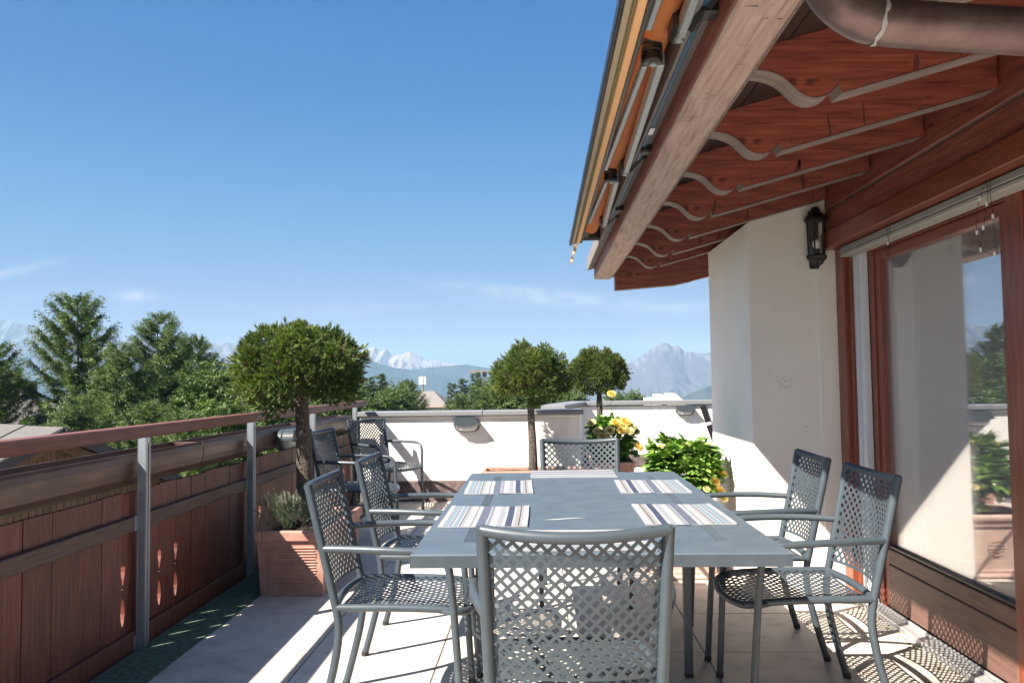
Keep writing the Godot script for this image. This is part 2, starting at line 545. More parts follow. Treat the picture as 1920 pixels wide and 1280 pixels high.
func make_sky() -> PanoramaSkyMaterial:
	var w := 2048
	var h := 1024
	var im := Image.create(w, h, false, Image.FORMAT_RGBF)
	# colour by elevation in degrees (linear)
	var el := [0.0, 2.0, 5.0, 9.0, 14.0, 20.0, 26.0, 40.0, 60.0, 90.0]
	var co := [Vector3(.46, .40, .42), Vector3(.42, .41, .48), Vector3(.30, .39, .56), Vector3(.155, .345, .61), Vector3(.075, .285, .62), Vector3(.022, .195, .56), Vector3(.004, .16, .53), Vector3(.015, .155, .50), Vector3(.03, .16, .48), Vector3(.03, .15, .45)]
	for y in h:
		var a := 90.0 - 180.0 * (y + .5) / h
		var c: Vector3
		if a <= 0.0:
			c = co[0].lerp(Vector3(.16, .17, .16), clampf(-a / 6.0, 0, 1))
		else:
			var k := 0
			while k < el.size() - 2 and a > el[k + 1]: k += 1
			c = co[k].lerp(co[k + 1], clampf((a - el[k]) / (el[k + 1] - el[k]), 0, 1))
		im.fill_rect(Rect2i(0, y, w, 1), Color(c.x, c.y, c.z))
	# white glow round the sun, added to the sky as fill for shaded surfaces
	var sd := -SUN.normalized()
	for y in range(0, h / 2, 4):
		var ea := PI * .5 - PI * (y + 2.0) / h
		for x in range(0, w, 4):
			var az := TAU * (x + 2.0) / w
			var dv := Vector3(sin(az) * cos(ea), sin(ea), -cos(az) * cos(ea))
			var gam := rad_to_deg(acos(clampf(dv.dot(sd), -1, 1)))
			var gl := 2.2 * exp(-gam / 9.0) + .45 * exp(-gam / 30.0)
			var c0 := im.get_pixel(x, y)
			im.fill_rect(Rect2i(x, y, 4, 4), Color(c0.r + gl, c0.g + gl * .97, c0.b + gl * .9))
	# thin clouds: [azimuth deg (right of -z), elevation deg, half width deg, half height deg, strength, tilt]
	var n := FastNoiseLite.new()
	n.seed = 3
	n.frequency = .055
	n.fractal_octaves = 5
	var cl := [[-27.3, 5.8, 1.0, .3, .85, 0.0], [-1.5, 6.3, 5.5, .5, .35, -.10], [3.2, 5.6, 5.0, .45, .3, -.06], [-34.6, 6.9, 2.4, .22, .4, .33], [9.5, 5.0, 2.5, .35, .35, 0.0], [8.5, 2.2, 1.6, .7, .5, 0.0], [12.0, 2.2, 1.4, .55, .4, 0.0], [-14, 5.2, 4, .3, .2, .05], [40, 9, 8, 1.2, .4, .1], [-60, 8, 9, 1.0, .35, .05], [95, 14, 14, 2, .4, .1], [-120, 12, 14, 2, .35, .1], [170, 16, 15, 2.2, .35, .1]]
	for c in cl:
		var u0 = (c[0] + 180.0) / 360.0 * w
		var v0 = (90.0 - c[1]) / 180.0 * h
		var ru: float = c[2] / 360.0 * w * 1.8
		var rv: float = c[3] / 180.0 * h * 3.0 + absf(c[5]) * ru
		for x in range(int(u0 - ru), int(u0 + ru) + 1):
			for y in range(int(v0 - rv), int(v0 + rv) + 1):
				if y < 0 or y >= h: continue
				var dx = (x + .5 - u0) / (c[2] / 360.0 * w)
				var dy = (y + .5 - v0 + dx * c[5] * c[2] / 360.0 * w) / (c[3] / 180.0 * h)
				var d = dx * dx + dy * dy
				var t := clampf(exp(-d) * (1.0 + 1.5 * n.get_noise_2d(x * 1.3, y * 4.0)), 0, 1) * float(c[4])
				if t < .004: continue
				var px := posmod(x + SKY_SHIFT, w)
				var p := im.get_pixel(px, y)
				im.set_pixel(px, y, p.lerp(Color(.86, .88, .93), t))
	var m := PanoramaSkyMaterial.new()
	m.panorama = ImageTexture.create_from_image(im)
	return m

const SKY_SHIFT := 1024

# ------------------------------------------------------------------ land
func terrain() -> void:
	var st := mb()
	var n := FastNoiseLite.new()
	n.seed = 8
	n.frequency = .01
	var hgt := func(x: float, z: float) -> float:
		var f := -z - 25.0
		var y := -9.0 - maxf(0.0, f) * .10 - maxf(0.0, f - 200.0) * .12
		y = maxf(y, -420.0)
		return y + n.get_noise_2d(x, z) * clampf((Vector2(x, z).length() - 10.0) * .02, 0.0, 6.0)
	var rr := [0.0, 4.0, 10.0, 18.0, 30.0, 45.0, 70.0, 110.0, 170.0, 260.0, 400.0, 620.0, 950.0, 1500.0, 2300.0, 3500.0, 5400.0, 8000.0]
	var seg := 72
	for i in rr.size() - 1:
		for k in seg:
			var q := []
			for c in [[i, k], [i, k + 1], [i + 1, k + 1], [i + 1, k]]:
				var a: float = TAU * c[1] / seg
				var x: float = rr[c[0]] * cos(a)
				var z: float = rr[c[0]] * sin(a)
				q.append(Vector3(x, hgt.call(x, z), z))
			poly(st, q, Vector3.UP)
	var o := part(self, "ground", st, M.ground)
	tag(o, "sloping meadow and valley floor below the terrace", "ground", "", "structure")

func mountain(label: String, D: float, ctrl: Array, deep: float, base: float, seed_: int, rough: float, style: int) -> void:
	# ctrl: [pixel x, pixel y] of the crest as seen in the photograph, turned into metres at distance D
	var n := FastNoiseLite.new()
	n.seed = seed_
	n.frequency = 1.0
	n.fractal_octaves = 6
	n.fractal_type = FastNoiseLite.FRACTAL_RIDGED
	var n2 := FastNoiseLite.new()
	n2.seed = seed_ + 50
	n2.frequency = 1.0
	n2.fractal_octaves = 5
	var x0: float = (ctrl[0][0] - 1015.0) / 1500.0 * D
	var x1: float = (ctrl[ctrl.size() - 1][0] - 1015.0) / 1500.0 * D
	var crest := func(x: float) -> float:
		var px := x / D * 1500.0 + 1015.0
		var k := 0
		while k < ctrl.size() - 2 and px > ctrl[k + 1][0]: k += 1
		var t := clampf((px - ctrl[k][0]) / (ctrl[k + 1][0] - ctrl[k][0]), 0, 1)
		var py: float = lerpf(ctrl[k][1], ctrl[k + 1][1], t)
		var hor := 714.0 - .013 * (px - 1015.0)
		return 1.25 + (hor - py) / 1500.0 * D
	var cols := 300
	var rows := 44
	var P := []
	var C := []
	for j in rows + 1:
		var rowp := []
		var rowc := []
		var t := (float(j) - 6.0) / (rows - 6.0)     # negative rows lie behind the crest
		for i in cols + 1:
			var x := lerpf(x0, x1, float(i) / cols)
			var hc: float = crest.call(x)
			var z := -D + t * deep
			var fall := absf(t)
			var y := lerpf(hc, base, pow(fall, .85))
			var rel := (hc - base)
			var nz := n.get_noise_2d(x / 260.0, z / 420.0)
			var nf := n.get_noise_2d(x / 70.0 + 9.0, z / 110.0)
			y += (nz * .11 + nf * .03) * rel * rough * smoothstep(0.0, .4, fall) + nf * rel * rough * .008
			# spurs that run down towards the viewer
			rowp.append(Vector3(x + n2.get_noise_2d(x / 300.0, z / 300.0) * 40.0, y, z))
			var hh := (y - base) / maxf(1.0, rel)
			var cn := n2.get_noise_2d(x / 45.0, z / 120.0)
			var cf := n2.get_noise_2d(x / 14.0 + 30.0, z / 40.0)
			var rock := Color(.055, .049, .052)
			var forest := Color(.014, .026, .018)
			var meadow := Color(.04, .055, .025)
			var c := forest.lerp(meadow, smoothstep(.15, .5, cn))
			if style == 0:     # rocky with patches of snow
				c = c.lerp(rock, smoothstep(.45, .62, hh + cn * .25))
				c = c.lerp(Color(.20, .20, .21), smoothstep(.98, 1.10, hh + cf * .35 + cn * .2) * .8)
			elif style == 1:   # snow peaks
				c = c.lerp(rock, smoothstep(.30, .5, hh + cn * .25))
				c = c.lerp(Color(.25, .225, .22), smoothstep(.80, .92, hh + cf * .25 + cn * .3))
			elif style == 2:   # forested ridge
				c = c.lerp(rock, smoothstep(.8, 1.0, hh + cn * .4) * .4)
			else:              # limestone peak with scree gullies
				c = c.lerp(rock * 1.25, smoothstep(.50, .66, hh + cn * .35))
				c = c.lerp(Color(.12, .11, .107), smoothstep(.30, .6, nf * .6 + cf * .5 - .1) * smoothstep(.18, .5, hh))
				c = c.lerp(Color(.17, .163, .167), smoothstep(.95, 1.08, hh + cf * .25))
			c.a = 1.0
			rowc.append(c)
		P.append(rowp)
		C.append(rowc)
	var st := mb()
	for j in rows + 1:
		for i in cols + 1:
			st.set_color(C[j][i])
			st.add_vertex(P[j][i])
	for j in rows:
		for i in cols:
			var a := j * (cols + 1) + i
			var b := a + 1
			var c := a + cols + 1
			var d := c + 1
			st.add_index(a); st.add_index(b); st.add_index(d)
			st.add_index(a); st.add_index(d); st.add_index(c)
	st.generate_normals()
	var o := part(self, "mountain", st, M.mount)
	tag(o, label, "mountain", "", "structure")

func mountains() -> void:
	mountain("rocky mountain range on the left skyline with small snow patches", 4000.0, [[-700, 640], [-400, 600], [-180, 625], [-60, 592], [0, 600], [12, 603], [30, 612], [62, 606], [110, 618], [170, 640], [230, 632], [300, 640], [360, 634], [372, 631], [392, 644], [418, 641], [445, 648], [470, 645], [520, 662], [600, 672], [660, 684], [720, 700]], 1500.0, -420.0, 21, 1.0, 0)
	mountain("dark blue forested slope falling towards the valley behind the larches", 2900.0, [[-700, 700], [-300, 680], [-100, 690], [0, 672], [80, 690], [200, 700], [300, 680], [362, 662], [400, 678], [440, 700], [480, 716], [560, 735]], 900.0, -420.0, 22, .8, 2)
	mountain("snow covered peaks above the distant grey roofed house", 4400.0, [[520, 700], [600, 672], [660, 662], [690, 652], [698, 650], [708, 660], [722, 653], [736, 668], [750, 664], [770, 658], [784, 664], [800, 672], [830, 678], [850, 682], [900, 690], [950, 700], [1010, 708], [1060, 712], [1120, 716]], 1400.0, -430.0, 23, 1.0, 1)
	mountain("long blue forested ridge between the big pine and the valley", 3300.0, [[500, 690], [560, 676], [620, 672], [680, 674], [700, 676], [735, 688], [770, 694], [800, 697], [820, 702], [850, 712], [890, 722], [940, 730], [1000, 742]], 1000.0, -430.0, 24, .7, 2)
	mountain("lower wooded spur in front of the snow peaks", 3600.0, [[680, 716], [730, 700], [790, 692], [840, 686], [880, 684], [910, 690], [950, 704], [1000, 706], [1060, 712], [1110, 722], [1160, 738]], 1000.0, -430.0, 27, .7, 2)
	mountain("big pale limestone peak beside the house wall", 3600.0, [[1060, 716], [1110, 704], [1150, 690], [1172, 681], [1190, 678], [1208, 664], [1222, 652], [1234, 645], [1244, 643], [1254, 650], [1264, 649], [1278, 660], [1300, 660], [1318, 664], [1335, 661], [1380, 668], [1450, 655], [1560, 690], [1700, 700], [1900, 680], [2300, 700]], 1300.0, -430.0, 25, 1.0, 3)
	mountain("near dark wooded hillside low at the foot of the limestone peak", 2300.0, [[1230, 768], [1262, 752], [1290, 742], [1320, 730], [1345, 718], [1420, 690], [1600, 660], [1900, 650]], 700.0, -400.0, 26, .7, 2)

# ------------------------------------------------------------------ terrace
func terrace() -> void:
	var base := boxm(Vector3(-1.94, -.4, -12.1), Vector3(6.0, -.012, 3.6), .005)
	var fl := mesh_part(self, "terrace_floor", base, M.grout)
	tag(fl, "pale stone tiled terrace floor with dark joints", "floor", "", "structure")
	var shapes := []
	var s := .605
	for v in 3:
		var st := mb()
		bx(st, Vector3(.003, -.02, .003), Vector3(s - .003, 0, s - .003), .0018)
		shapes.append(st.commit())
	var x := -1.692
	var r := RandomNumberGenerator.new()
	r.seed = 77
	var k := 0
	while k < 6:
		var xx := x + k * s
		var j := 0
		while j < 25:
			var zz := -11.75 + j * s + .12
			if zz < 2.9 and not (xx > 1.2 and zz < -5.0 and zz > -4.9):
				var t := mesh_part(fl, "tile", shapes[r.randi() % 3], M["tile%d" % (r.randi() % 3)])
				t.position = Vector3(xx, r.randf_range(-.0008, .0008), zz)
			j += 1
		k += 1
	# artificial turf runner along the fence
	var st := mb()
	var n := FastNoiseLite.new()
	n.seed = 4
	n.frequency = 1.3
	var Z := 60
	for i in Z:
		var q := []
		for c in [[-1.925, i], [-1.925, i + 1], [0, i + 1], [0, i]]:
			var z: float = lerpf(-8.15, 1.5, float(c[1]) / Z)
			var xe: float = c[0] if c[0] < -1 else -1.682 + n.get_noise_1d(z) * .018
			q.append(Vector3(xe, .009 + n.get_noise_2d(xe * 4, z) * .003, z))
		poly(st, q, Vector3.UP)
		poly(st, [q[3], q[2], q[2] - Vector3(0, .012, 0), q[3] - Vector3(0, .012, 0)], Vector3.RIGHT)
	var mt := part(self, "turf_runner", st, M.mat_green)
	tag(mt, "worn dark green artificial turf strip lying along the wooden fence", "turf mat")
	# the lower storeys that carry the terrace
	var bs := mesh_part(self, "building_base", boxm(Vector3(-1.86, -12.0, -12.0), Vector3(6.0, -.41, 3.5), .01), M.house_wall)
	tag(bs, "rendered lower storeys carrying the terrace", "building", "", "structure")

func parapets() -> void:
	# nearer wall
	var w := thing("parapet_wall", "nearer white rendered parapet with granite coping behind the far planter", "wall")
	var zf := -8.46
	mesh_part(w, "wall_face", boxm(Vector3(-1.93, .21, zf - .22), Vector3(.40, .86, zf), .006), M.stucco)
	mesh_part(w, "cornice", boxm(Vector3(-1.93, .862, zf - .23), Vector3(.405, .893, zf + .012), .004), M.house_wall)
	mesh_part(w, "plinth", boxm(Vector3(-1.93, -.005, zf - .235), Vector3(.408, .208, zf + .014), .005), M.plinth)
	var xs := [-1.95, -.62, .44]
	for i in 2:
		mesh_part(w, "coping_slab", boxm(Vector3(xs[i] + .002, .895, zf - .27), Vector3(xs[i + 1] - .002, .945, zf + .05), .006), M.granite)
	# return wall going back from its right end
	var w3 := thing("parapet_wall", "short angled white parapet linking the two walls behind the third pine", "wall")
	var st := mb()
	var a := Vector3(.15, 0, -10.3)
	var b := Vector3(.52, 0, -11.9)
	var dir := (b - a).normalized()
	bar(st, a + Vector3(0, .44, 0), b + Vector3(0, .44, 0), .2, .86, .005)
	part(w3, "wall_face", st, M.stucco)
	st = mb()
	bar(st, a + Vector3(0, .915, 0) - dir * .03, b + Vector3(0, .915, 0), .32, .05, .005)
	part(w3, "coping_slab", st, M.granite)
	# farther wall
	var w2 := thing("parapet_wall", "farther white rendered parapet with grey coping running to the house corner", "wall")
	var z2 := -11.78
	mesh_part(w2, "wall_face", boxm(Vector3(.46, .16, z2 - .22), Vector3(3.4, .87, z2), .006), M.stucco)
	mesh_part(w2, "plinth", boxm(Vector3(.46, -.005, z2 - .23), Vector3(3.4, .158, z2 + .012), .005), M.plinth)
	var xs2 := [.40, 1.6, 2.7, 3.5]
	for i in 3:
		mesh_part(w2, "coping_slab", boxm(Vector3(xs2[i] + .002, .882, z2 - .27), Vector3(xs2[i + 1] - .002, .942, z2 + .05), .006), M.granite)
	# dark strip descending the far wall beside the corner
	var h := thing("handrail", "dark flat strip slanting down the farther parapet next to the house corner", "handrail")
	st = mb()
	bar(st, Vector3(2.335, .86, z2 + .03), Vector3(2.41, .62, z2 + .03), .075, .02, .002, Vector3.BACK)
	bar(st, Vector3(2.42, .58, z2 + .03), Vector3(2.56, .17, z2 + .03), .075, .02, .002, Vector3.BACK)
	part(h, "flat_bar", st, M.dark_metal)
	st = mb()
	bar(st, Vector3(2.41, .62, z2 + .03), Vector3(2.42, .58, z2 + .03), .085, .024, .002, Vector3.BACK)
	part(h, "joint", st, M.white_alu)

# ------------------------------------------------------------------ fence
func fence() -> void:
	var f := thing("wooden_fence", "dark brown plank balcony fence with galvanised posts and a flat top rail", "fence", Vector3(-1.94, 0, -4.5))
	var off := Vector3(1.94, 0, 4.5)
	var r := RandomNumberGenerator.new()
	r.seed = 5
	# posts
	var zs := [-8.25, -6.72, -5.285, -3.845, -2.40, -.95, .5]
	for z in zs:
		var st := mb()
		# U-shaped galvanised profile
		bx(st, Vector3(-1.958, -.1, z - .021) + off, Vector3(-1.953, 1.008, z + .021) + off, .001)
		bx(st, Vector3(-1.9529, -.1, z - .021) + off, Vector3(-1.9191, 1.008, z - .016) + off, .001)
		bx(st, Vector3(-1.9529, -.1, z + .016) + off, Vector3(-1.9191, 1.008, z + .021) + off, .001)
		bx(st, Vector3(-1.919, -.1, z - .021) + off, Vector3(-1.914, 1.008, z - .0045) + off, .001)
		bx(st, Vector3(-1.919, -.1, z + .0045) + off, Vector3(-1.914, 1.008, z + .021) + off, .001)
		var p := part(f, "post", st, M.galv)
		for y in [.03, .595]:
			st = mb()
			bx(st, Vector3(-1.975, y - .035, z + .0215) + off, Vector3(-1.95, y + .035, z + .052) + off, .002)
			part(p, "bracket", st, M.galv)
	# top rail in two lengths that meet on a post
	for s in [[-5.52, -1.6], [-1.596, 1.6]]:
		var st := mb()
		bx(st, Vector3(-1.93, 1.010, s[0]) + off, Vector3(-1.845, 1.066, s[1]) + off, .006)
		part(f, "top_rail", st, M.top_rail)
	var st2 := mb()
	bx(st2, Vector3(-1.93, 1.010, -8.42) + off, Vector3(-1.845, 1.066, -5.524) + off, .006)
	part(f, "top_rail", st2, M.top_rail)
	# middle and bottom rails between the posts
	for i in zs.size() - 1:
		var a: float = zs[i] + .03
		var b: float = zs[i + 1] - .03
		var st := mb()
		bx(st, Vector3(-1.978, .558, a) + off, Vector3(-1.952, .628, b) + off, .004)
		part(f, "middle_rail", st, M.fence_rail)
		st = mb()
		bx(st, Vector3(-1.978, -.005, a) + off, Vector3(-1.952, .088, b) + off, .004)
		part(f, "bottom_rail", st, M.plank_b)
	# planks, with the carved openings between some of them
	var pitch := .183
	var z0 := 3.735
	var carve := [[.44, 0.0], [.425, .004], [.40, .0135], [.375, .0125], [.345, .006], [.305, .0012], [.297, .0052], [.288, .0012], [.255, .004], [.215, .0105], [.18, .0135], [.155, .009], [.125, 0.0]]
	for k in range(-29, 25):
		var za := z0 + (k) * pitch
		var zb := za + pitch
		if zb < -1.0 or za > 8.25: continue
		var top := .742 + r.randf_range(-.006, .006)
		var c0 := posmod(k, 10) < 4
		var c1 := posmod(k + 1, 10) < 4
		var g := .0022
		var pts := PackedVector2Array()
		pts.append(Vector2(za + g, -.16))
		if c0:
			for q in range(carve.size() - 1, -1, -1): pts.append(Vector2(za + g + carve[q][1] * 1.3, carve[q][0]))
		pts.append(Vector2(za + g, top))
		pts.append(Vector2(zb - g, top))
		if c1:
			for q in carve.size(): pts.append(Vector2(zb - g - carve[q][1] * 1.3, carve[q][0]))
		pts.append(Vector2(zb - g, -.16))
		var st := mb()
		# local X -> -z, local Y -> y, local Z -> -x
		var bow := r.randf_range(-.002, .002)
		prism(st, pts, Transform3D(Basis(Vector3(0, 0, -1), Vector3(0, 1, 0), Vector3(-1, 0, 0)), Vector3(-1.979 + bow, 0, 0) + off), .022)
		part(f, "plank", st, [M.plank, M.plank, M.plank_b, M.plank_b, M.plank_c][r.randi() % 5])
	# hanging troughs outside the posts
	var labs := ["long brown rounded flower trough hung on the fence nearest the camera", "long brown rounded flower trough on the fence behind the first big pine", "farthest brown flower trough on the fence beside the corner chairs"]
	var seg := [[-4.62, -2.2], [-6.78, -4.63], [-8.3, -6.79]]
	for i in 3:
		var t := thing("flower_trough", labs[i], "flower trough", Vector3(-2.07, .76, (seg[i][0] + seg[i][1]) * .5), 0, "troughs along the fence")
		var L: float = seg[i][1] - seg[i][0]
		var pr := PackedVector2Array()
		var outer := [[.083, .165], [.089, .15], [.092, .12], [.09, .08], [.082, .045], [.066, .018], [.04, .003], [-.04, .0], [-.075, .02], [-.088, .06], [-.09, .165]]
		for q in outer: pr.append(Vector2(q[0], q[1]))
		var inner := [[-.083, .165], [-.08, .06], [-.07, .028], [-.04, .008], [.036, .011], [.06, .024], [.075, .05], [.083, .085], [.084, .12], [.078, .165]]
		for q in inner: pr.append(Vector2(q[0], q[1]))
		var st := mb()
		prism(st, pr, Transform3D(Basis(), Vector3(0, 0, -L * .5)), L)
		part(t, "trough_body", st, M.trough)
		st = mb()
		for e in [-L * .5 + .003, L * .5 - .013]:
			st = mb()
			bx(st, Vector3(-.078, .02, e), Vector3(.07, .16, e + .01), .001)
			part(t, "end_plate", st, M.trough)
		st = mb()
		bx(st, Vector3(-.078, .03, -L * .5 + .02), Vector3(.074, .125, L * .5 - .02), .004)
		part(t, "soil", st, M.soil)
	# extra trough on the camera side, mostly outside the picture
	var t2 := thing("flower_trough", "brown flower trough at the very left edge of the fence", "flower trough", Vector3(-2.07, .76, -.9), 0, "troughs along the fence")
	var s3 := mb()
	bx(s3, Vector3(-.09, 0, -1.28), Vector3(.09, .165, 1.2), .03)
	part(t2, "trough_body", s3, M.trough)

# ------------------------------------------------------------------ house
func LY(x: float) -> float:
	return 2.16 + .27 * (x - 1.2)

func house() -> void:
	var hs := thing("house", "cream rendered house with red brown timber eaves and a glazed terrace door", "house", Vector3(1.23, 0, -4.71))
	var off := Vector3(-1.23, 0, 4.71)
	var st: SurfaceTool
	# corner wall: two faces, its top cut to the roof slope
	st = mb()
	var pts := PackedVector2Array([Vector2(1.225, -.3), Vector2(1.725, -.3), Vector2(1.725, LY(1.725) + .05), Vector2(1.225, LY(1.225) - .005)])
	prism(st, pts, Transform3D(Basis(), Vector3(0, 0, -5.82) + off), 1.11)
	part(hs, "corner_wall", st, M.house_wall)
	st = mb()
	bx(st, Vector3(1.615, -.01, -4.7095) + off, Vector3(1.7245, 2.34, -4.698) + off, .003)
	part(hs, "pilaster", st, M.house_wall)
	st = mb()
	bx(st, Vector3(1.215, -.005, -5.83) + off, Vector3(1.61, .05, -4.695) + off, .004)
	part(hs, "skirting", st, M.stucco)
	st = mb()
	var rc := RandomNumberGenerator.new()
	rc.seed = 15
	for i in 26:
		var cx := 1.40 + rc.randfn() * .03
		var cy := 1.215 + rc.randfn() * .02
		if i > 16:
			cx = rc.randf_range(1.25, 1.6)
			cy = rc.randf_range(.6, 2.0)
		var cw := rc.randf_range(.002, .010)
		var ch := rc.randf_range(.001, .003)
		poly(st, [Vector3(cx - cw, cy, -4.7094) + off, Vector3(cx, cy - ch, -4.7094) + off, Vector3(cx + cw, cy + ch * .5, -4.7094) + off, Vector3(cx, cy + ch, -4.7094) + off], Vector3.BACK)
	part(hs, "scuff_marks", st, plain(lin(.42, .395, .37), .9), "stuff")
	# far side and rest of the building
	part_box(hs, "far_wall", Vector3(1.726, -.3, -5.82) + off, Vector3(5.6, 3.3, -5.6) + off, M.house_wall)
	part_box(hs, "wall", Vector3(1.726, -.3, -5.599) + off, Vector3(1.95, 2.5, -4.645) + off, M.house_wall)
	# roof: rafters, deck boards, covering
	var tail := [[.575, 2.152], [.64, 2.150], [.668, 2.146], [.69, 2.139], [.71, 2.130], [.728, 2.116], [.745, 2.098], [.762, 2.081], [.778, 2.070], [.797, 2.064], [.818, 2.063], [.838, 2.069], [.853, 2.078], [.866, 2.092], [.876, 2.100], [.884, LY(.884)]]
	var zr := [-5.87, -5.32, -4.725, -4.11, -3.54, -2.98, -2.40, -1.82, -1.24, -.66, -.08, .5, 1.08, 1.66]
	var rs := RandomNumberGenerator.new()
	rs.seed = 64
	for z in zr:
		var pp := PackedVector2Array()
		for q in tail: pp.append(Vector2(q[0], q[1]))
		pp.append(Vector2(1.66, LY(1.66)))
		pp.append(Vector2(1.66, LY(1.66) + .2))
		pp.append(Vector2(.575, LY(.575) + .2))
		st = mb()
		prism(st, pp, Transform3D(Basis(), Vector3(0, 0, z) + off), .085)
		var rf := part(hs, "rafter", st, M.red_x)
		# dark drip stains, also standing in for the shade between the rafters
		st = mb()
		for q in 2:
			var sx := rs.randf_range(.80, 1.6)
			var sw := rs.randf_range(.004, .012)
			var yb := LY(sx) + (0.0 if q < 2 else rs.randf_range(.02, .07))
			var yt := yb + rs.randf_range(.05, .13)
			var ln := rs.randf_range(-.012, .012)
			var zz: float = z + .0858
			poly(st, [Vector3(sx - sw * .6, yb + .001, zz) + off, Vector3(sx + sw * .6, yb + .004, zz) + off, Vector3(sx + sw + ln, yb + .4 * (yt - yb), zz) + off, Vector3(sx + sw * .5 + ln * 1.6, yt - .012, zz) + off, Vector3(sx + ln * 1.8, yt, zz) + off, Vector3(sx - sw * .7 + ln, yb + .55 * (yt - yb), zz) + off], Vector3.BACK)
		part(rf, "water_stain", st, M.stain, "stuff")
		# bare, greyed underside of the carved tail
		st = mb()
		for i in tail.size() - 1:
			var a: Array = tail[i]
			var b: Array = tail[i + 1]
			if b[0] < .63: continue
			poly(st, [Vector3(a[0], a[1] - .0025, z - .001) + off, Vector3(b[0], b[1] - .0025, z - .001) + off, Vector3(b[0], b[1] - .0025, z + .086) + off, Vector3(a[0], a[1] - .0025, z + .086) + off], Vector3.DOWN)
		poly(st, [Vector3(.884, LY(.884) - .0025, z - .001) + off, Vector3(1.655, LY(1.655) - .0025, z - .001) + off, Vector3(1.655, LY(1.655) - .0025, z + .086) + off, Vector3(.884, LY(.884) - .0025, z + .086) + off], Vector3.DOWN)
		part(rf, "weathered_underside", st, M.under)
	for i in 9:
		var xa := .46 + i * .14
		st = mb()
		var q := PackedVector2Array([Vector2(xa + .002, LY(xa) + .202), Vector2(xa + .138, LY(xa + .138) + .202), Vector2(xa + .138, LY(xa + .138) + .224), Vector2(xa + .002, LY(xa) + .224)])
		prism(st, q, Transform3D(Basis(), Vector3(0, 0, -6.62) + off), 9.2)
		part(hs, "deck_board", st, M.deck)
	st = mb()
	prism(st, PackedVector2Array([Vector2(.40, LY(.40) + .226), Vector2(6.2, LY(6.2) + .226), Vector2(6.2, LY(6.2) + .33), Vector2(.40, LY(.40) + .33)]), Transform3D(Basis(), Vector3(0, 0, -6.70) + off), 9.9)
	part(hs, "roof_covering", st, M.far_grey_roof)
	# fascia beam along the eaves
	st = mb()
	bx(st, Vector3(.457, 2.095, -6.72) + off, Vector3(.598, 2.19, 3.2) + off, .006)
	var fb := part(hs, "fascia_beam", st, M.fascia)
	st = mb()
	bx(st, Vector3(.4525, 2.11, -6.6) + off, Vector3(.4565, 2.34, 3.2) + off, .001)
	part(fb, "painted_side", st, M.red_z)  # thin red brown board over the outer side of the beam
	st = mb()
	bx(st, Vector3(.601, 2.105, -6.7) + off, Vector3(.612, 2.2, 3.2) + off, .002)
	part(fb, "inner_batten", st, M.endgrain)
	# cracks across the beam
	var r := RandomNumberGenerator.new()
	r.seed = 31
	st = mb()
	for i in 90:
		var z := r.randf_range(-6.5, -1.0)
		var xa := r.randf_range(.462, .57)
		var L := r.randf_range(.008, .04)
		var k := r.randf_range(.0006, .0018)
		poly(st, [Vector3(xa, 2.0944, z) + off, Vector3(minf(xa + L, .594), 2.0944, z + r.randf_range(-.006, .006)) + off, Vector3(minf(xa + L, .594), 2.0944, z + k) + off, Vector3(xa, 2.0944, z + k) + off], Vector3.DOWN)
	part(fb, "cracks", st, M.dark_metal, "stuff")
	# end rafter (barge board)
	st = mb()
	prism(st, PackedVector2Array([Vector2(.615, 1.985), Vector2(1.10, 2.02), Vector2(1.24, 2.05), Vector2(1.9, 2.21), Vector2(1.9, 2.52), Vector2(.615, LY(.615) + .2)]), Transform3D(Basis(), Vector3(0, 0, -6.62) + off), .10)
	var bb := part(hs, "barge_board", st, M.red_x)
	st = mb()
	poly(st, [Vector3(.617, 1.9825, -6.621) + off, Vector3(1.10, 2.0175, -6.621) + off, Vector3(1.10, 2.0175, -6.519) + off, Vector3(.617, 1.9825, -6.519) + off], Vector3.DOWN)
	poly(st, [Vector3(1.10, 2.0175, -6.621) + off, Vector3(1.24, 2.0475, -6.621) + off, Vector3(1.24, 2.0475, -6.519) + off, Vector3(1.10, 2.0175, -6.519) + off], Vector3.DOWN)
	part(bb, "weathered_underside", st, M.under)
	# boards over the door
	var z0 := -4.697
	var z1 := 2.4
	part_box(hs, "wall_board", Vector3(1.668, 2.222, z0) + off, Vector3(1.95, 2.52, z1) + off, M.red_z, .008)
	part_box(hs, "joint_strip", Vector3(1.674, 2.213, z0) + off, Vector3(1.9, 2.2215, z1) + off, M.endgrain, .001)
	part_box(hs, "wall_board", Vector3(1.668, 2.083, z0) + off, Vector3(1.95, 2.2125, z1) + off, M.red_z, .008)
	part_box(hs, "header_board", Vector3(1.640, 1.986, z0) + off, Vector3(1.80, 2.0825, z1) + off, M.join_z, .005)
	# blind stack under the header
	for i in 6:
		part_box(hs, "blind_slat", Vector3(1.703 - .002 * i, 1.979 - .0052 * i - .0035, -4.56) + off, Vector3(1.775, 1.9795 - .0052 * i, 2.3) + off, M.blind, .001)
	part_box(hs, "blind_bottom_rail", Vector3(1.698, 1.925, -4.56) + off, Vector3(1.775, 1.9455, 2.3) + off, M.blind, .004)
	# posts beside the door
	part_box(hs, "door_trim", Vector3(1.722, -.01, -4.6975) + off, Vector3(1.80, 1.985, -4.585) + off, M.join_y, .004)
	part_box(hs, "door_trim", Vector3(1.745, -.01, -4.584) + off, Vector3(1.80, 1.975, -4.545) + off, M.join_y, .003)
	part_box(hs, "blind_guide", Vector3(1.762, .02, -4.544) + off, Vector3(1.80, 1.94, -4.495) + off, M.white_alu, .003)
	part_box(hs, "blind_guide", Vector3(1.774, .02, -4.494) + off, Vector3(1.80, 1.94, -4.482) + off, M.rubber, .001)
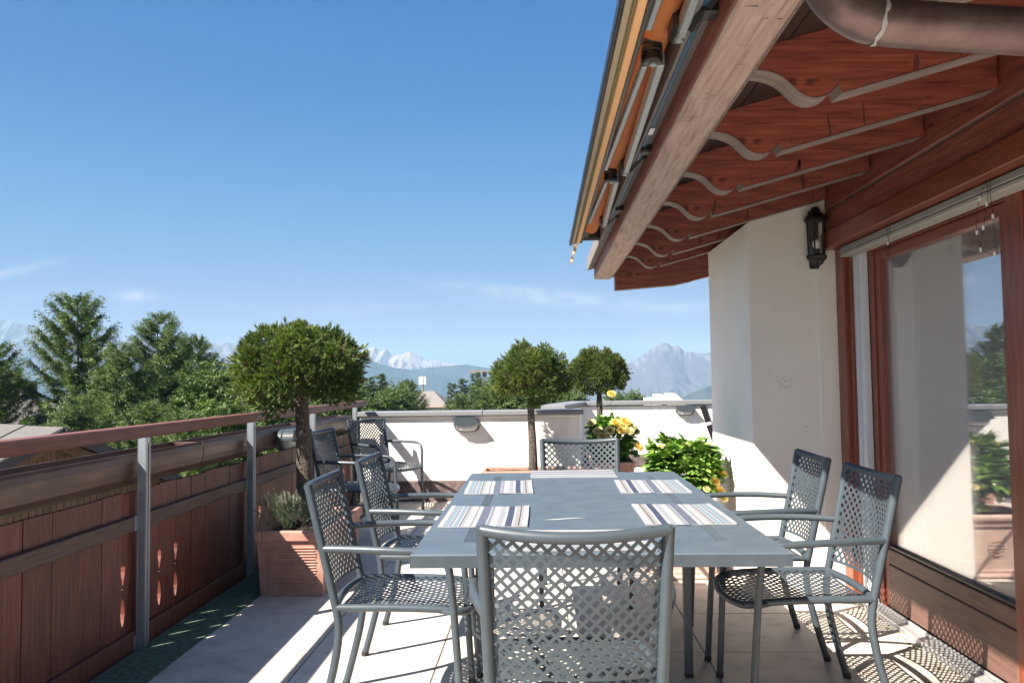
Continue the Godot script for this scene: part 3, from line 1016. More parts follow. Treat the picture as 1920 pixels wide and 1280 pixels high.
	part_box(hs, "blind_guide", Vector3(1.762, .02, -4.481) + off, Vector3(1.80, 1.94, -4.432) + off, M.white_alu, .003)
	part_box(hs, "door_jamb", Vector3(1.802, .03, -4.60) + off, Vector3(1.90, 1.985, -4.375) + off, M.join_y, .003)
	part_box(hs, "door_jamb", Vector3(1.775, .03, -3.09) + off, Vector3(1.90, 1.985, -2.985) + off, M.join_y, .004)
	part_box(hs, "door_jamb", Vector3(1.79, .03, -2.978) + off, Vector3(1.90, 1.985, -2.88) + off, M.join_y, .004)
	part_box(hs, "door_head", Vector3(1.80, 1.926, -4.40) + off, Vector3(1.90, 1.985, 2.3) + off, M.join_z, .003)
	# sill
	part_box(hs, "door_sill", Vector3(1.735, -.004, -4.58) + off, Vector3(1.86, .028, 2.3) + off, M.alu, .004)
	part_box(hs, "sill_track", Vector3(1.79, .0285, -4.50) + off, Vector3(1.802, .046, 2.3) + off, M.alu, .002)
	door_leaf(hs, "sliding_door", off, -4.375, -3.10)
	door_leaf(hs, "sliding_door", off + Vector3(.02, 0, 0), -2.875, -1.6)
	# wall on towards the camera and behind it
	part_box(hs, "wall", Vector3(1.80, -.3, -1.59) + off, Vector3(1.95, 1.985, 2.4) + off, M.house_wall)
	# downpipe
	st = mb()
	var path := smooth_path([Vector3(.548, 2.42, -1.55), Vector3(.548, 2.16, -1.55), Vector3(.552, 2.08, -1.55), Vector3(.575, 2.005, -1.55), Vector3(.625, 1.955, -1.55), Vector3(.70, 1.935, -1.55), Vector3(.95, 1.911, -1.55), Vector3(1.3, 1.880, -1.55), Vector3(1.66, 1.85, -1.55)], 5)
	for i in path.size(): path[i] += off
	tube(st, path, .0445, 28)
	var dp := part(hs, "downpipe", st, M.copper)
	st = mb()
	var rj := RandomNumberGenerator.new()
	rj.seed = 2
	var si := 0
	for i in path.size() - 1:
		if path[i].x - off.x < .662: si = i
	var c0: Vector3 = path[si].lerp(path[si + 1], .5)
	var sv: Vector3 = (path[si + 1] - path[si]).normalized()
	var su := Vector3(-sv.y, sv.x, 0)
	for i in 30:
		var q := []
		for k in [i, i + 1]:
			var an = TAU * k / 30.0
			var w = .0038 + .0014 * sin(k * 2.1) + .0009 * sin(k * 5.3)
			var sh = .0018 * sin(k * 1.3)
			var d = su * cos(an) + Vector3(0, 0, sin(an))
			q.append(c0 + d * .0462 + sv * (sh - w))
			q.append(c0 + d * .0462 + sv * (sh + w))
		poly(st, [q[0], q[2], q[3], q[1]], q[0] - c0)
	part(dp, "solder_seam", st, M.caulk)
	# the room behind the glass
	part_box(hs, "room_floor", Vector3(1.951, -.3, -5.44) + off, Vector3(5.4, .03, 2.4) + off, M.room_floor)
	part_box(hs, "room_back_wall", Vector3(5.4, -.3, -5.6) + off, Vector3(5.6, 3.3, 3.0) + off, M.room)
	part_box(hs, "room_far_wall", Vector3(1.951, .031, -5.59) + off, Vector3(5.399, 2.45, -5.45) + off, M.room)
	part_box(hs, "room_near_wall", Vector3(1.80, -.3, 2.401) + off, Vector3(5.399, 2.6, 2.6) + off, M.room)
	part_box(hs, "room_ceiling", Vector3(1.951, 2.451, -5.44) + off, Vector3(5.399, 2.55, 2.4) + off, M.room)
	part_box(hs, "inner_post", Vector3(2.02, .031, -4.60) + off, Vector3(2.08, 2.44, -4.50) + off, M.join_y, .004)

func part_box(parent: Node, called: String, lo: Vector3, hi: Vector3, m: Material, b := .003) -> MeshInstance3D:
	return mesh_part(parent, called, boxm(lo, hi, b), m)

func door_leaf(hs: Node3D, called: String, off: Vector3, za: float, zb: float) -> void:
	var st := mb()
	bx(st, Vector3(1.812, .048, za) + off, Vector3(1.872, 1.925, za + .055) + off, .004)
	var d := part(hs, called, st, M.join_y)
	st = mb()
	bx(st, Vector3(1.806, .048, zb - .085) + off, Vector3(1.872, 1.925, zb) + off, .004)
	part(d, "stile", st, M.join_y)
	st = mb()
	bx(st, Vector3(1.812, 1.872, za + .056) + off, Vector3(1.872, 1.925, zb - .086) + off, .004)
	part(d, "top_rail", st, M.join_z)
	st = mb()
	bx(st, Vector3(1.806, .048, za + .056) + off, Vector3(1.872, .268, zb - .086) + off, .004)
	part(d, "bottom_rail", st, M.weath_join)
	st = mb()
	bx(st, Vector3(1.809, .272, za + .056) + off, Vector3(1.872, .348, zb - .086) + off, .004)
	part(d, "bottom_rail", st, M.weath_join)
	st = mb()
	bx(st, Vector3(1.818, .350, za + .056) + off, Vector3(1.838, .366, zb - .086) + off, .003)
	part(d, "glazing_bead", st, M.black)
	for i in 3:
		st = mb()
		var x := 1.836 + .013 * i
		bx(st, Vector3(x, .352, za + .05) + off, Vector3(x + .004, 1.876, zb - .08) + off, 0.0)
		part(d, "glass_pane", st, M.glass)
	st = mb()
	poly(st, [Vector3(1.8415, .353, za + .051) + off, Vector3(1.8415, 1.875, za + .051) + off, Vector3(1.8415, 1.875, zb - .081) + off, Vector3(1.8415, .353, zb - .081) + off], Vector3.LEFT)
	part(d, "reflective_coating", st, M.coating)

# ------------------------------------------------------------------ awning
func awning() -> void:
	var a := thing("folding_arm_awning", "retracted orange folding arm awning hung along the eaves", "awning", Vector3(.312, 2.152, -2.0))
	var off := -Vector3(.3, 2.1, -2.0)
	var zf := -5.30
	var zn := 2.6
	part_box(a, "front_profile", Vector3(.188, 2.092, zf) + off, Vector3(.199, 2.128, zn) + off, M.dark_metal, .004)
	part_box(a, "valance", Vector3(.201, 2.095, zf + .02) + off, Vector3(.218, 2.14, zn) + off, M.fab_cream, .002)
	part_box(a, "valance", Vector3(.2195, 2.101, zf + .02) + off, Vector3(.2225, 2.14, zn) + off, M.fab_olive, .001)
	part_box(a, "valance", Vector3(.224, 2.099, zf + .02) + off, Vector3(.2265, 2.14, zn) + off, M.fab_cream, .001)
	part_box(a, "valance", Vector3(.228, 2.101, zf + .02) + off, Vector3(.231, 2.14, zn) + off, M.fab_olive, .001)
	part_box(a, "valance", Vector3(.2325, 2.099, zf + .02) + off, Vector3(.256, 2.14, zn) + off, M.fab_peach, .003)
	part_box(a, "front_rail", Vector3(.2575, 2.108, zf + .01) + off, Vector3(.274, 2.15, zn) + off, M.dark_metal, .003)
	# fabric roll and the sheet that leaves it
	var st := mb()
	tube(st, [Vector3(.33, 2.20, zf + .1) + off, Vector3(.33, 2.20, zn) + off], .047, 24)
	part(a, "fabric_roll", st, M.fab_orange)
	st = mb()
	poly(st, [Vector3(.262, 2.149, zf + .1) + off, Vector3(.262, 2.149, zn) + off, Vector3(.318, 2.2455, zn) + off, Vector3(.318, 2.2455, zf + .1) + off], Vector3(-.8, .5, 0))
	part(a, "fabric_sheet", st, M.fab_orange)
	st = mb()
	bx(st, Vector3(.27, 2.12, zf + .02) + off, Vector3(.40, 2.27, zf + .075) + off, .012)
	part(a, "end_plate", st, M.black)
	part_box(a, "torsion_bar", Vector3(.400, 2.118, -4.95) + off, Vector3(.416, 2.140, zn) + off, M.sky_sheen, .002)
	part_box(a, "sticker", Vector3(.400, 2.112, -2.97) + off, Vector3(.418, 2.1165, -2.90) + off, M.white_alu, .0005)
	# rain hood above
	part_box(a, "hood", Vector3(.265, 2.255, zf) + off, Vector3(.43, 2.265, zn) + off, M.black, .002)
	# arms
	for el in [[-2.26, -3.52], [-3.62, -4.72], [-.9, -2.12]]:
		var ze: float = el[0]
		var zs: float = el[1]
		var E := Vector3(.318, 2.135, ze)
		st = mb()
		bar(st, Vector3(.345, 2.118, ze - .015) + off, Vector3(.376, 2.128, zs) + off, .026, .042, .004)
		var arm := part(a, "arm", st, M.galv)
		st = mb()
		bar(st, Vector3(.300, 2.118, ze - .03) + off, Vector3(.283, 2.13, zs + .05) + off, .018, .036, .003)
		part(arm, "forearm", st, M.galv)
		st = mb()
		lathe(st, [Vector2(0, -.035), Vector2(.025, -.035), Vector2(.031, -.03), Vector2(.031, -.012), Vector2(.027, -.010), Vector2(.027, -.004), Vector2(.031, -.001), Vector2(.031, .014), Vector2(.027, .017), Vector2(.030, .022), Vector2(.030, .036), Vector2(.022, .042), Vector2(0, .042)], 20, Transform3D(Basis(), E + off))
		part(arm, "elbow", st, M.dark_metal)
		st = mb()
		lathe(st, [Vector2(0, -.041), Vector2(.011, -.041), Vector2(.012, -.036), Vector2(.012, -.03)], 12, Transform3D(Basis(), E + Vector3(.004, 0, 0) + off))
		part(arm, "bolt", st, M.galv)
		st = mb()
		bar(st, Vector3(.372, 2.14, zs - .05) + off, Vector3(.372, 2.14, zs + .06) + off, .05, .055, .012)
		bar(st, Vector3(.39, 2.13, zs + .05) + off, Vector3(.43, 2.15, zs + .22) + off, .03, .07, .012)
		part(a, "shoulder_bracket", st, M.black)
		st = mb()
		lathe(st, [Vector2(0, -.012), Vector2(.010, -.011), Vector2(.013, -.004), Vector2(.013, .004)], 12, Transform3D(Basis(), Vector3(.372, 2.112, zs) + off))
		part(a, "bolt", st, M.galv)
	# wall brackets
	for z in [-4.3, -3.2, -2.0, -.8]:
		st = mb()
		bx(st, Vector3(.40, 2.10, z) + off, Vector3(.4515, 2.22, z + .05) + off, .006)
		part(a, "wall_bracket", st, M.black)
	# torn end of the valance
	st = mb()
	var c0 := Vector3(.218, 2.10, zf - .002)
	var strip := [[0.0, 0.0, .026], [-.004, -.03, .022], [-.012, -.062, .013], [-.018, -.078, .010], [-.022, -.092, .018], [-.026, -.115, .012], [-.034, -.140, .004]]
	for i in strip.size() - 1:
		var p: Array = strip[i]
		var q: Array = strip[i + 1]
		var zz := -.006 * sin(i * 1.9)
		var z2 := -.006 * sin((i + 1) * 1.9)
		poly(st, [c0 + Vector3(p[0], p[1], zz) + off, c0 + Vector3(p[0] + p[2], p[1], zz - .004) + off, c0 + Vector3(q[0] + q[2], q[1], z2 - .004) + off, c0 + Vector3(q[0], q[1], z2) + off], Vector3.BACK)
	part(a, "torn_fabric", st, M.fab_peach)

# ------------------------------------------------------------------ chairs and table
func make_chair() -> Node3D:
	var t := thing("garden_chair", "", "chair")
	var H := .89
	# back plane: point at height y and side x
	var bz := func(y: float) -> float: return lerpf(-.205, -.305, clampf((y - .44) / (H - .44), 0, 1.05))
	var hw := func(y: float) -> float: return lerpf(.222, .234, (y - .44) / (H - .44))
	var sag := .038
	# perforated back
	var st := mb()
	var fb := func(u: float, v: float) -> Vector3:
		var y := lerpf(.487, .874, v)
		var s := u * 2.0 - 1.0
		return Vector3(s * (hw.call(y) - .008), y - .012 * (1 - s * s) * v, bz.call(y) - sag * (1.0 - s * s) + .004)
	perf(st, 26, 22, fb, .64, .0022)
	part(t, "backrest", st, M.paint)
	# frame of the back
	st = mb()
	var pl := []
	for y in [.45, .60, .75, .87]: pl.append(Vector3(-hw.call(y), y, bz.call(y)))
	tube(st, pl + [Vector3(-hw.call(.885), .886, bz.call(.886))], .0155, 12)
	var pr := []
	for p in pl: pr.append(Vector3(-p.x, p.y, p.z))
	tube(st, pr + [Vector3(hw.call(.885), .886, bz.call(.886))], .0155, 12)
	var tp := []
	for i in 13:
		var s := -1.0 + i / 6.0
		tp.append(Vector3(s * hw.call(.88), .878 - .014 * (1 - s * s), bz.call(.88) - sag * (1 - s * s)))
	tube(st, tp, .0155, 12)
	part(t, "back_frame", st, M.paint)
	# seat
	st = mb()
	var fs := func(u: float, v: float) -> Vector3:
		var s := u * 2.0 - 1.0
		var z := lerpf(-.195, .265, v)
		z += .028 * (1 - s * s) * smoothstep(.55, 1.0, v)
		var y := .448 - .014 * (1 - s * s) - .05 * pow(maxf(0, v - .8) / .2, 2.0) * .5
		return Vector3(s * .218, y, z)
	perf(st, 24, 26, fs, .64, .0022)
	part(t, "seat", st, M.paint)
	st = mb()
	var rim := [Vector3(-.225, .445, -.205), Vector3(-.228, .444, .0), Vector3(-.228, .438, .16), Vector3(-.222, .428, .225), Vector3(-.19, .420, .262), Vector3(-.10, .416, .287), Vector3(0, .415, .294), Vector3(.10, .416, .287), Vector3(.19, .420, .262), Vector3(.222, .428, .225), Vector3(.228, .438, .16), Vector3(.228, .444, .0), Vector3(.225, .445, -.205)]
	tube(st, smooth_path(rim, 4), .0135, 10)
	var cross := []
	for i in 9:
		var s := -1.0 + i / 4.0
		cross.append(Vector3(s * .225, .442, -.205 - .022 * (1 - s * s)))
	tube(st, cross, .0145, 10)
	part(t, "seat_frame", st, M.paint)
	for sd in [-1.0, 1.0]:
		# rear leg
		st = mb()
		tube(st, smooth_path([Vector3(sd * .2225, .452, -.2065), Vector3(sd * .2225, .36, -.196), Vector3(sd * .224, .24, -.212), Vector3(sd * .228, .10, -.247), Vector3(sd * .231, .012, -.272)], 5), .0150, 12)
		var lg := part(t, "leg", st, M.paint)
		st = mb()
		tube(st, [Vector3(sd * .2306, .02, -.2697), Vector3(sd * .2312, .0, -.2752)], .0165, 12)
		part(lg, "foot_cap", st, M.rubber)
		# armrest that bends down into the front leg
		st = mb()
		var yb := .655
		var arm := fillet([Vector3(sd * hw.call(yb), yb, bz.call(yb)), Vector3(sd * .262, yb + .004, -.13), Vector3(sd * .286, yb + .002, .02), Vector3(sd * .282, yb - .006, .205), Vector3(sd * .262, .45, .222)], .085, 8)
		tube(st, arm, .0138, 12)
		part(t, "armrest", st, M.paint)
		st = mb()
		tube(st, [Vector3(sd * .262, .4515, .2219), Vector3(sd * .250, .20, .238), Vector3(sd * .246, .012, .250)], .0138, 12)
		lg = part(t, "leg", st, M.paint)
		st = mb()
		tube(st, [Vector3(sd * .2462, .02, .2495), Vector3(sd * .2458, .0, .2508)], .0155, 12)
		part(lg, "foot_cap", st, M.rubber)
		st = mb()
		bar(st, Vector3(sd * .225, .43, .17), Vector3(sd * .262, .432, .222), .014, .014, .002)
		part(t, "arm_stay", st, M.paint)
	return t

func table_set() -> void:
	# table
	var cx := .164
	var zn := -2.39
	var zf := -4.49
	var t := thing("garden_table", "long grey blue metal garden table with perforated border lines", "table", Vector3(cx, 0, (zn + zf) * .5))
	var hx := .563
	var hz := (zn - zf) * .5
	var st := mb()
	var y := .74
	var up := Vector3.UP
	# top sheet in fields, with perforated bands between them
	var b0 := hx - .185
	var b1 := hx - .140
	var e0 := hz - .195
	var e1 := hz - .18
	var rect := func(x0: float, x1: float, z0: float, z1: float) -> void:
		poly(st, [Vector3(x0, y, z0), Vector3(x1, y, z0), Vector3(x1, y, z1), Vector3(x0, y, z1)], up)
	rect.call(-hx + .004, -b1, -e1, e1)
	rect.call(b1, hx - .004, -e1, e1)
	rect.call(-b0, b0, -e0, e0)
	rect.call(-hx + .004, hx - .004, e1, hz - .004)
	rect.call(-hx + .004, hx - .004, -hz + .004, -e1)
	for s in [-1.0, 1.0]:
		var xa: float = minf(s * b0, s * b1)
		var fx := func(u: float, v: float) -> Vector3: return Vector3(lerpf(xa, xa + .045, u), y - .001, lerpf(e1, -e1, v))
		perf(st, 6, 220, fx, .78, .002, 1)
		var za: float = minf(s * e0, s * e1)
		var fz := func(u: float, v: float) -> Vector3: return Vector3(lerpf(-b0, b0, u), y - .001, lerpf(za + .015, za, v))
		perf(st, 48, 2, fz, .5, .002, 1)
	# folded edge
	for s in [-1.0, 1.0]:
		poly(st, [Vector3(s * (hx - .004), y, -hz + .004), Vector3(s * (hx - .004), y, hz - .004), Vector3(s * hx, y - .004, hz), Vector3(s * hx, y - .004, -hz)], Vector3(s, 1, 0))
		poly(st, [Vector3(-hx + .004, y, s * (hz - .004)), Vector3(hx - .004, y, s * (hz - .004)), Vector3(hx, y - .004, s * hz), Vector3(-hx, y - .004, s * hz)], Vector3(0, 1, s))
	part(t, "tabletop", st, M.tabletop)
	st = mb()
	for s in [-1.0, 1.0]:
		bx(st, Vector3(minf(s * hx, s * (hx - .003)), y - .040, -hz), Vector3(maxf(s * hx, s * (hx - .003)), y - .0041, hz), .0005)
		bx(st, Vector3(-hx + .0031, y - .040, minf(s * hz, s * (hz - .003))), Vector3(hx - .0031, y - .0041, maxf(s * hz, s * (hz - .003))), .0005)
		bx(st, Vector3(-hx + .02, y - .036, s * .9 - .02), Vector3(hx - .02, y - .004, s * .9 + .02), .001)
	bx(st, Vector3(-.46, y - .05, -hz + .05), Vector3(-.42, y - .012, hz - .05), .002)
	bx(st, Vector3(.42, y - .05, -hz + .05), Vector3(.46, y - .012, hz - .05), .002)
	part(t, "apron", st, M.paint)
	for p in [[-.44, -3.46], [.44, -3.46], [-.44, -4.2], [.44, -4.2]]:
		st = mb()
		bar(st, Vector3(p[0], .012, p[1] - t.position.z), Vector3(p[0], y - .05, p[1] - t.position.z), .034, .034, .004)
		var lg := part(t, "leg", st, M.paint)
		st = mb()
		bar(st, Vector3(p[0], 0, p[1] - t.position.z), Vector3(p[0], .0119, p[1] - t.position.z), .036, .036, .003)
		part(lg, "foot_cap", st, M.rubber)
	# scratch of light paint on the top
	st = mb()
	var sc := [Vector3(.005, 0, -2.968), Vector3(.05, 0, -2.976), Vector3(.11, 0, -3.0), Vector3(.155, 0, -2.998)]
	for i in 3:
		var w0: float = [.004, .012, .009, .002][i]
		var w1: float = [.004, .012, .009, .002][i + 1]
		poly(st, [sc[i] + Vector3(0, .7412, w0), sc[i + 1] + Vector3(0, .7412, w1), sc[i + 1] + Vector3(0, .7412, -w1), sc[i] + Vector3(0, .7412, -w0)], up)
	var mm := part(t, "scratch", st, plain(lin(.30, .34, .37), .5))
	mm.position = -t.position
	# chairs
	var c := make_chair()
	c.position = Vector3(.078, 0, -2.02 - .305)
	c.rotation.y = PI
	c.set_meta("label", "nearest grey blue perforated metal chair seen from behind at the table's near end")
	var g := "grey perforated garden chairs"
	c.set_meta("group", g)
	dup(c, Vector3(-.55, 0, -3.125), PI / 2 + .02, "grey perforated metal chair on the left of the table, nearer the camera", g)
	dup(c, Vector3(-.555, 0, -3.95), PI / 2 - .01, "grey perforated metal chair on the left of the table, second from the camera", g)
	dup(c, Vector3(.985, 0, -3.21), -PI / 2 + .015, "grey perforated metal chair right of the table, closest to the glass door", g)
	dup(c, Vector3(.98, 0, -3.89), -PI / 2 - .03, "grey perforated metal chair right of the table, in front of the sunlit wall corner", g)
	dup(c, Vector3(.232, 0, -4.72), 0.0, "grey perforated metal chair facing the camera at the table's far end", g)
	dup(c, Vector3(-1.44, 0, -6.25), PI / 2 - .12, "spare grey chair behind the first planter with its back to the fence", g)
	dup(c, Vector3(-1.53, 0, -7.86), atan2(.81, .59), "spare grey chair in the corner of fence and white parapet", g)
	# place mats
	var tex := stripes()
	var mat := StandardMaterial3D.new()
	mat.albedo_texture = tex
	mat.roughness = .95
	mat.heightmap_enabled = true
	mat.heightmap_texture = tex
	mat.heightmap_scale = .03
	var defs := [[-.213, -3.05, 0.0, "striped woven placemat on the left of the table, nearest the camera"], [.517, -3.068, PI, "striped woven placemat on the right of the table, nearest the camera"], [-.208, -3.875, .03, "striped woven placemat on the left of the table, far one"], [.513, -3.86, PI - .02, "striped woven placemat on the right of the table, far one"], [.164, -4.385, PI / 2, "striped woven placemat at the far end of the table"], [.11, -2.58, PI / 2, "striped woven placemat half hidden by the nearest chair's backrest"]]
	for d in defs:
		var o := thing("placemat", d[3], "placemat", Vector3(d[0], .7412, d[1]), d[2], "striped placemats on the table")
		st = mb()
		var a := .1575
		var b := .228
		var nx := 6
		var nz := 8
		var rr := RandomNumberGenerator.new()
		rr.seed = int(absf(d[1] * 100))
		var ph := rr.randf_range(0, 6)
		var hf := func(u: float, v: float) -> Vector3: return Vector3(lerpf(-a, a, u) + .0006 * sin(v * 7.0 + ph), .003 + .0012 * sin(u * 5 + ph) * sin(v * 4 + ph) + .003 * pow(absf(2 * u - 1), 6.0), lerpf(-b, b, v) + .0015 * sin(u * 6.0 + ph))
		for i in nx:
			for j in nz:
				var q := []
				var uv := []
				for cc in [[i, j], [i + 1, j], [i + 1, j + 1], [i, j + 1]]:
					q.append(hf.call(float(cc[0]) / nx, float(cc[1]) / nz))
					uv.append(Vector2(float(cc[0]) / nx, float(cc[1]) / nz))
				for k in [0, 1, 2, 0, 2, 3]:
					st.set_normal(Vector3.UP)
					st.set_uv(uv[k])
					st.add_vertex(q[k])
		# hem down to the table
		var edge := []
		for i in nx: edge.append([Vector2(float(i) / nx, 0), Vector2(float(i + 1) / nx, 0), Vector3(0, 0, -1)]); edge.append([Vector2(float(i) / nx, 1), Vector2(float(i + 1) / nx, 1), Vector3(0, 0, 1)])
		for j in nz: edge.append([Vector2(0, float(j) / nz), Vector2(0, float(j + 1) / nz), Vector3(-1, 0, 0)]); edge.append([Vector2(1, float(j) / nz), Vector2(1, float(j + 1) / nz), Vector3(1, 0, 0)])
		for ee in edge:
			var p0: Vector3 = hf.call(ee[0].x, ee[0].y)
			var p1: Vector3 = hf.call(ee[1].x, ee[1].y)
			st.set_uv(ee[0])
			poly(st, [p0, p1, Vector3(p1.x, 0, p1.z), Vector3(p0.x, 0, p0.z)], ee[2])
		part(o, "cloth", st, mat)

func stripes() -> ImageTexture:
	var w := 512
	var h := 256
	var im := Image.create(w, h, false, Image.FORMAT_RGBA8)
	var W := Color(.90, .90, .89)
	var G := Color(.66, .68, .72)
	var N := Color(.27, .33, .47)
	var B := Color(.80, .785, .765)
	var A := Color(.66, .76, .80)
	var D := Color(.24, .24, .28)
	var seq := [[6, W], [1.2, G], [5, A], [1, W], [3, G], [2, W], [5, A], [2, W], [1, D], [4, B], [8, W], [2, G], [5, W], [11, N.lerp(G, .55)], [1.2, W], [4, G], [9, W], [6, G.lerp(W, .5)], [4, W], [8, N], [3, W], [5, B], [1.2, D], [3, B], [7, W]]
	var tot := 0.0
	for s in seq: tot += s[0]
	var x := 0.0
	var r := RandomNumberGenerator.new()
	r.seed = 6
	for s in seq:
		var x2: float = x + s[0] / tot * w
		for xx in range(int(x), mini(int(x2), w)):
			var j := r.randf_range(-.035, .035)
			var heather := .10 if s[1] == N or s[1] == G or s[1] == N.lerp(G, .55) else .03
			for yy in h:
				var k := j + r.randf_range(-heather, heather) + (.018 if yy % 4 < 2 else -.018)
				im.set_pixel(xx, yy, Color(clampf((s[1].r + k) * .60, 0, 1), clampf((s[1].g + k) * .615, 0, 1), clampf((s[1].b + k) * .65, 0, 1)))
		x = x2
	for xx in range(int(x), w):
		for yy in h: im.set_pixel(xx, yy, W * .61)
	return ImageTexture.create_from_image(im)

# ------------------------------------------------------------------ planters and plants
func planter(label: String, at: Vector3, turn: float, L: float, group: String) -> Node3D:
	# ribbed terracotta trough; local X across (.42 m), local Z along
	var t := thing("terracotta_planter", label, "planter", at, turn, group)
	var hw := .202
	var hl := L * .5
	var H := .385
	var st := mb()
	var tp := .018
	for s in [-1.0, 1.0]:
		poly(st, [Vector3(s * (hw - tp), 0, -hl + tp), Vector3(s * (hw - tp), 0, hl - tp), Vector3(s * hw, H - .06, hl), Vector3(s * hw, H - .06, -hl)], Vector3(s, -.05, 0))
		poly(st, [Vector3(-hw + tp, 0, s * (hl - tp)), Vector3(hw - tp, 0, s * (hl - tp)), Vector3(hw, H - .06, s * hl), Vector3(-hw, H - .06, s * hl)], Vector3(0, -.05, s))
	poly(st, [Vector3(-hw + tp, .001, -hl + tp), Vector3(hw - tp, .001, -hl + tp), Vector3(hw - tp, .001, hl - tp), Vector3(-hw + tp, .001, hl - tp)], Vector3.DOWN)
	part(t, "body", st, M.terracotta)
	st = mb()
	var ro := .016
	for s in [-1.0, 1.0]:
		bx(st, Vector3(minf(s * (hw - .028), s * (hw + ro)), H - .062, -hl - ro), Vector3(maxf(s * (hw - .028), s * (hw + ro)), H, hl + ro), .007)
		bx(st, Vector3(-hw + .0285, H - .0618, minf(s * (hl - .028), s * (hl + ro))), Vector3(hw - .0285, H - .0004, maxf(s * (hl - .028), s * (hl + ro))), .007)
	part(t, "rim", st, M.terracotta)
	for s in [-1.0, 1.0]:
		for i in 15:
			var y := .055 + i * .0165
			var ins := lerpf(tp, 0, y / (H - .06))
			var ww := .152 + .004 * sin(i * 2.3)
			st = mb()
			var z = s * (hl - ins + .0008)
			tube(st, [Vector3(-ww, y, z), Vector3(-ww + .008, y, z), Vector3(ww - .008, y, z), Vector3(ww, y, z)], [.001, .0052, .0052, .001], 8)
			part(t, "rib", st, M.terracotta)
	for s in [-1.0, 1.0]:
		st = mb()
		for i in 15:
			var y := .055 + i * .0165
			var ins := lerpf(tp, 0, y / (H - .06))
			var x = s * (hw - ins + .0008)
			tube(st, [Vector3(x, y, -hl + .06), Vector3(x, y, -hl + .068), Vector3(x, y, hl - .068), Vector3(x, y, hl - .06)], [.001, .0052, .0052, .001], 6)
		part(t, "side_ribs", st, M.terracotta)
	st = mb()
	var n := FastNoiseLite.new()
	n.seed = int(at.x * 100)
	n.frequency = 9.0
	var sx := hw - .029
	var sz := hl - .029
	for i in 8:
		for j in 18:
			var q := []
			for c in [[i, j], [i + 1, j], [i + 1, j + 1], [i, j + 1]]:
				var x := lerpf(-sx, sx, c[0] / 8.0)
				var z := lerpf(-sz, sz, c[1] / 18.0)
				q.append(Vector3(x, H - .03 + n.get_noise_2d(x, z) * .02, z))
			poly(st, q, Vector3.UP)
	part(t, "soil", st, M.soil)
	return t

func tri2(st: SurfaceTool, a: Vector3, b: Vector3, c: Vector3, col: Color) -> void:
	var n := (c - a).cross(b - a).normalized()
	st.set_color(col); st.set_normal(n); st.add_vertex(a)
	st.set_color(col); st.set_normal(n); st.add_vertex(b)
	st.set_color(col); st.set_normal(n); st.add_vertex(c)

# shoot of mountain pine: needles round an axis along +Y
func shoot_mesh(seed_: int, n: int, len: float, nl: float, w: float) -> ArrayMesh:
	var r := RandomNumberGenerator.new()
	r.seed = seed_
	var st := mb()
	for i in n:
		var t := pow(r.randf(), .7)
		var a := r.randf() * TAU
		var tilt := r.randf_range(.35, .85) * (1.15 - t * .7)
		var d := Vector3(cos(a) * sin(tilt), cos(tilt), sin(a) * sin(tilt))
		var o := Vector3(0, t * len, 0)
		var side := d.cross(Vector3(r.randf_range(-1, 1), r.randf_range(-1, 1), r.randf_range(-1, 1))).normalized() * w
		var e := o + d * nl * r.randf_range(.75, 1.15)
		var g := r.randf_range(.75, 1.2)
		tri2(st, o - side, o + side, e, Color(g, g, g))
	return st.commit()

func multi(parent: Node, called: String, mesh: Mesh, xs: Array, cols: Array, m: Material) -> MultiMeshInstance3D:
	var mm := MultiMesh.new()
	mm.transform_format = MultiMesh.TRANSFORM_3D
	mm.use_colors = true
	mm.mesh = mesh
	mm.instance_count = xs.size()
	for i in xs.size():
		mm.set_instance_transform(i, xs[i])
		mm.set_instance_color(i, cols[i])
	var o := MultiMeshInstance3D.new()
	o.name = called
	o.multimesh = mm
	o.material_override = m
	parent.add_child(o, true)
	o.set_meta("kind", "stuff")
	return o

func basis_to(d: Vector3, spin: float, s: float) -> Basis:
	var y := d.normalized()
	var x := y.cross(Vector3.UP if absf(y.y) < .95 else Vector3.RIGHT).normalized()
	x = x.rotated(y, spin)
	var z := x.cross(y)
	return Basis(x, y, z).scaled_local(Vector3(s, s, s))

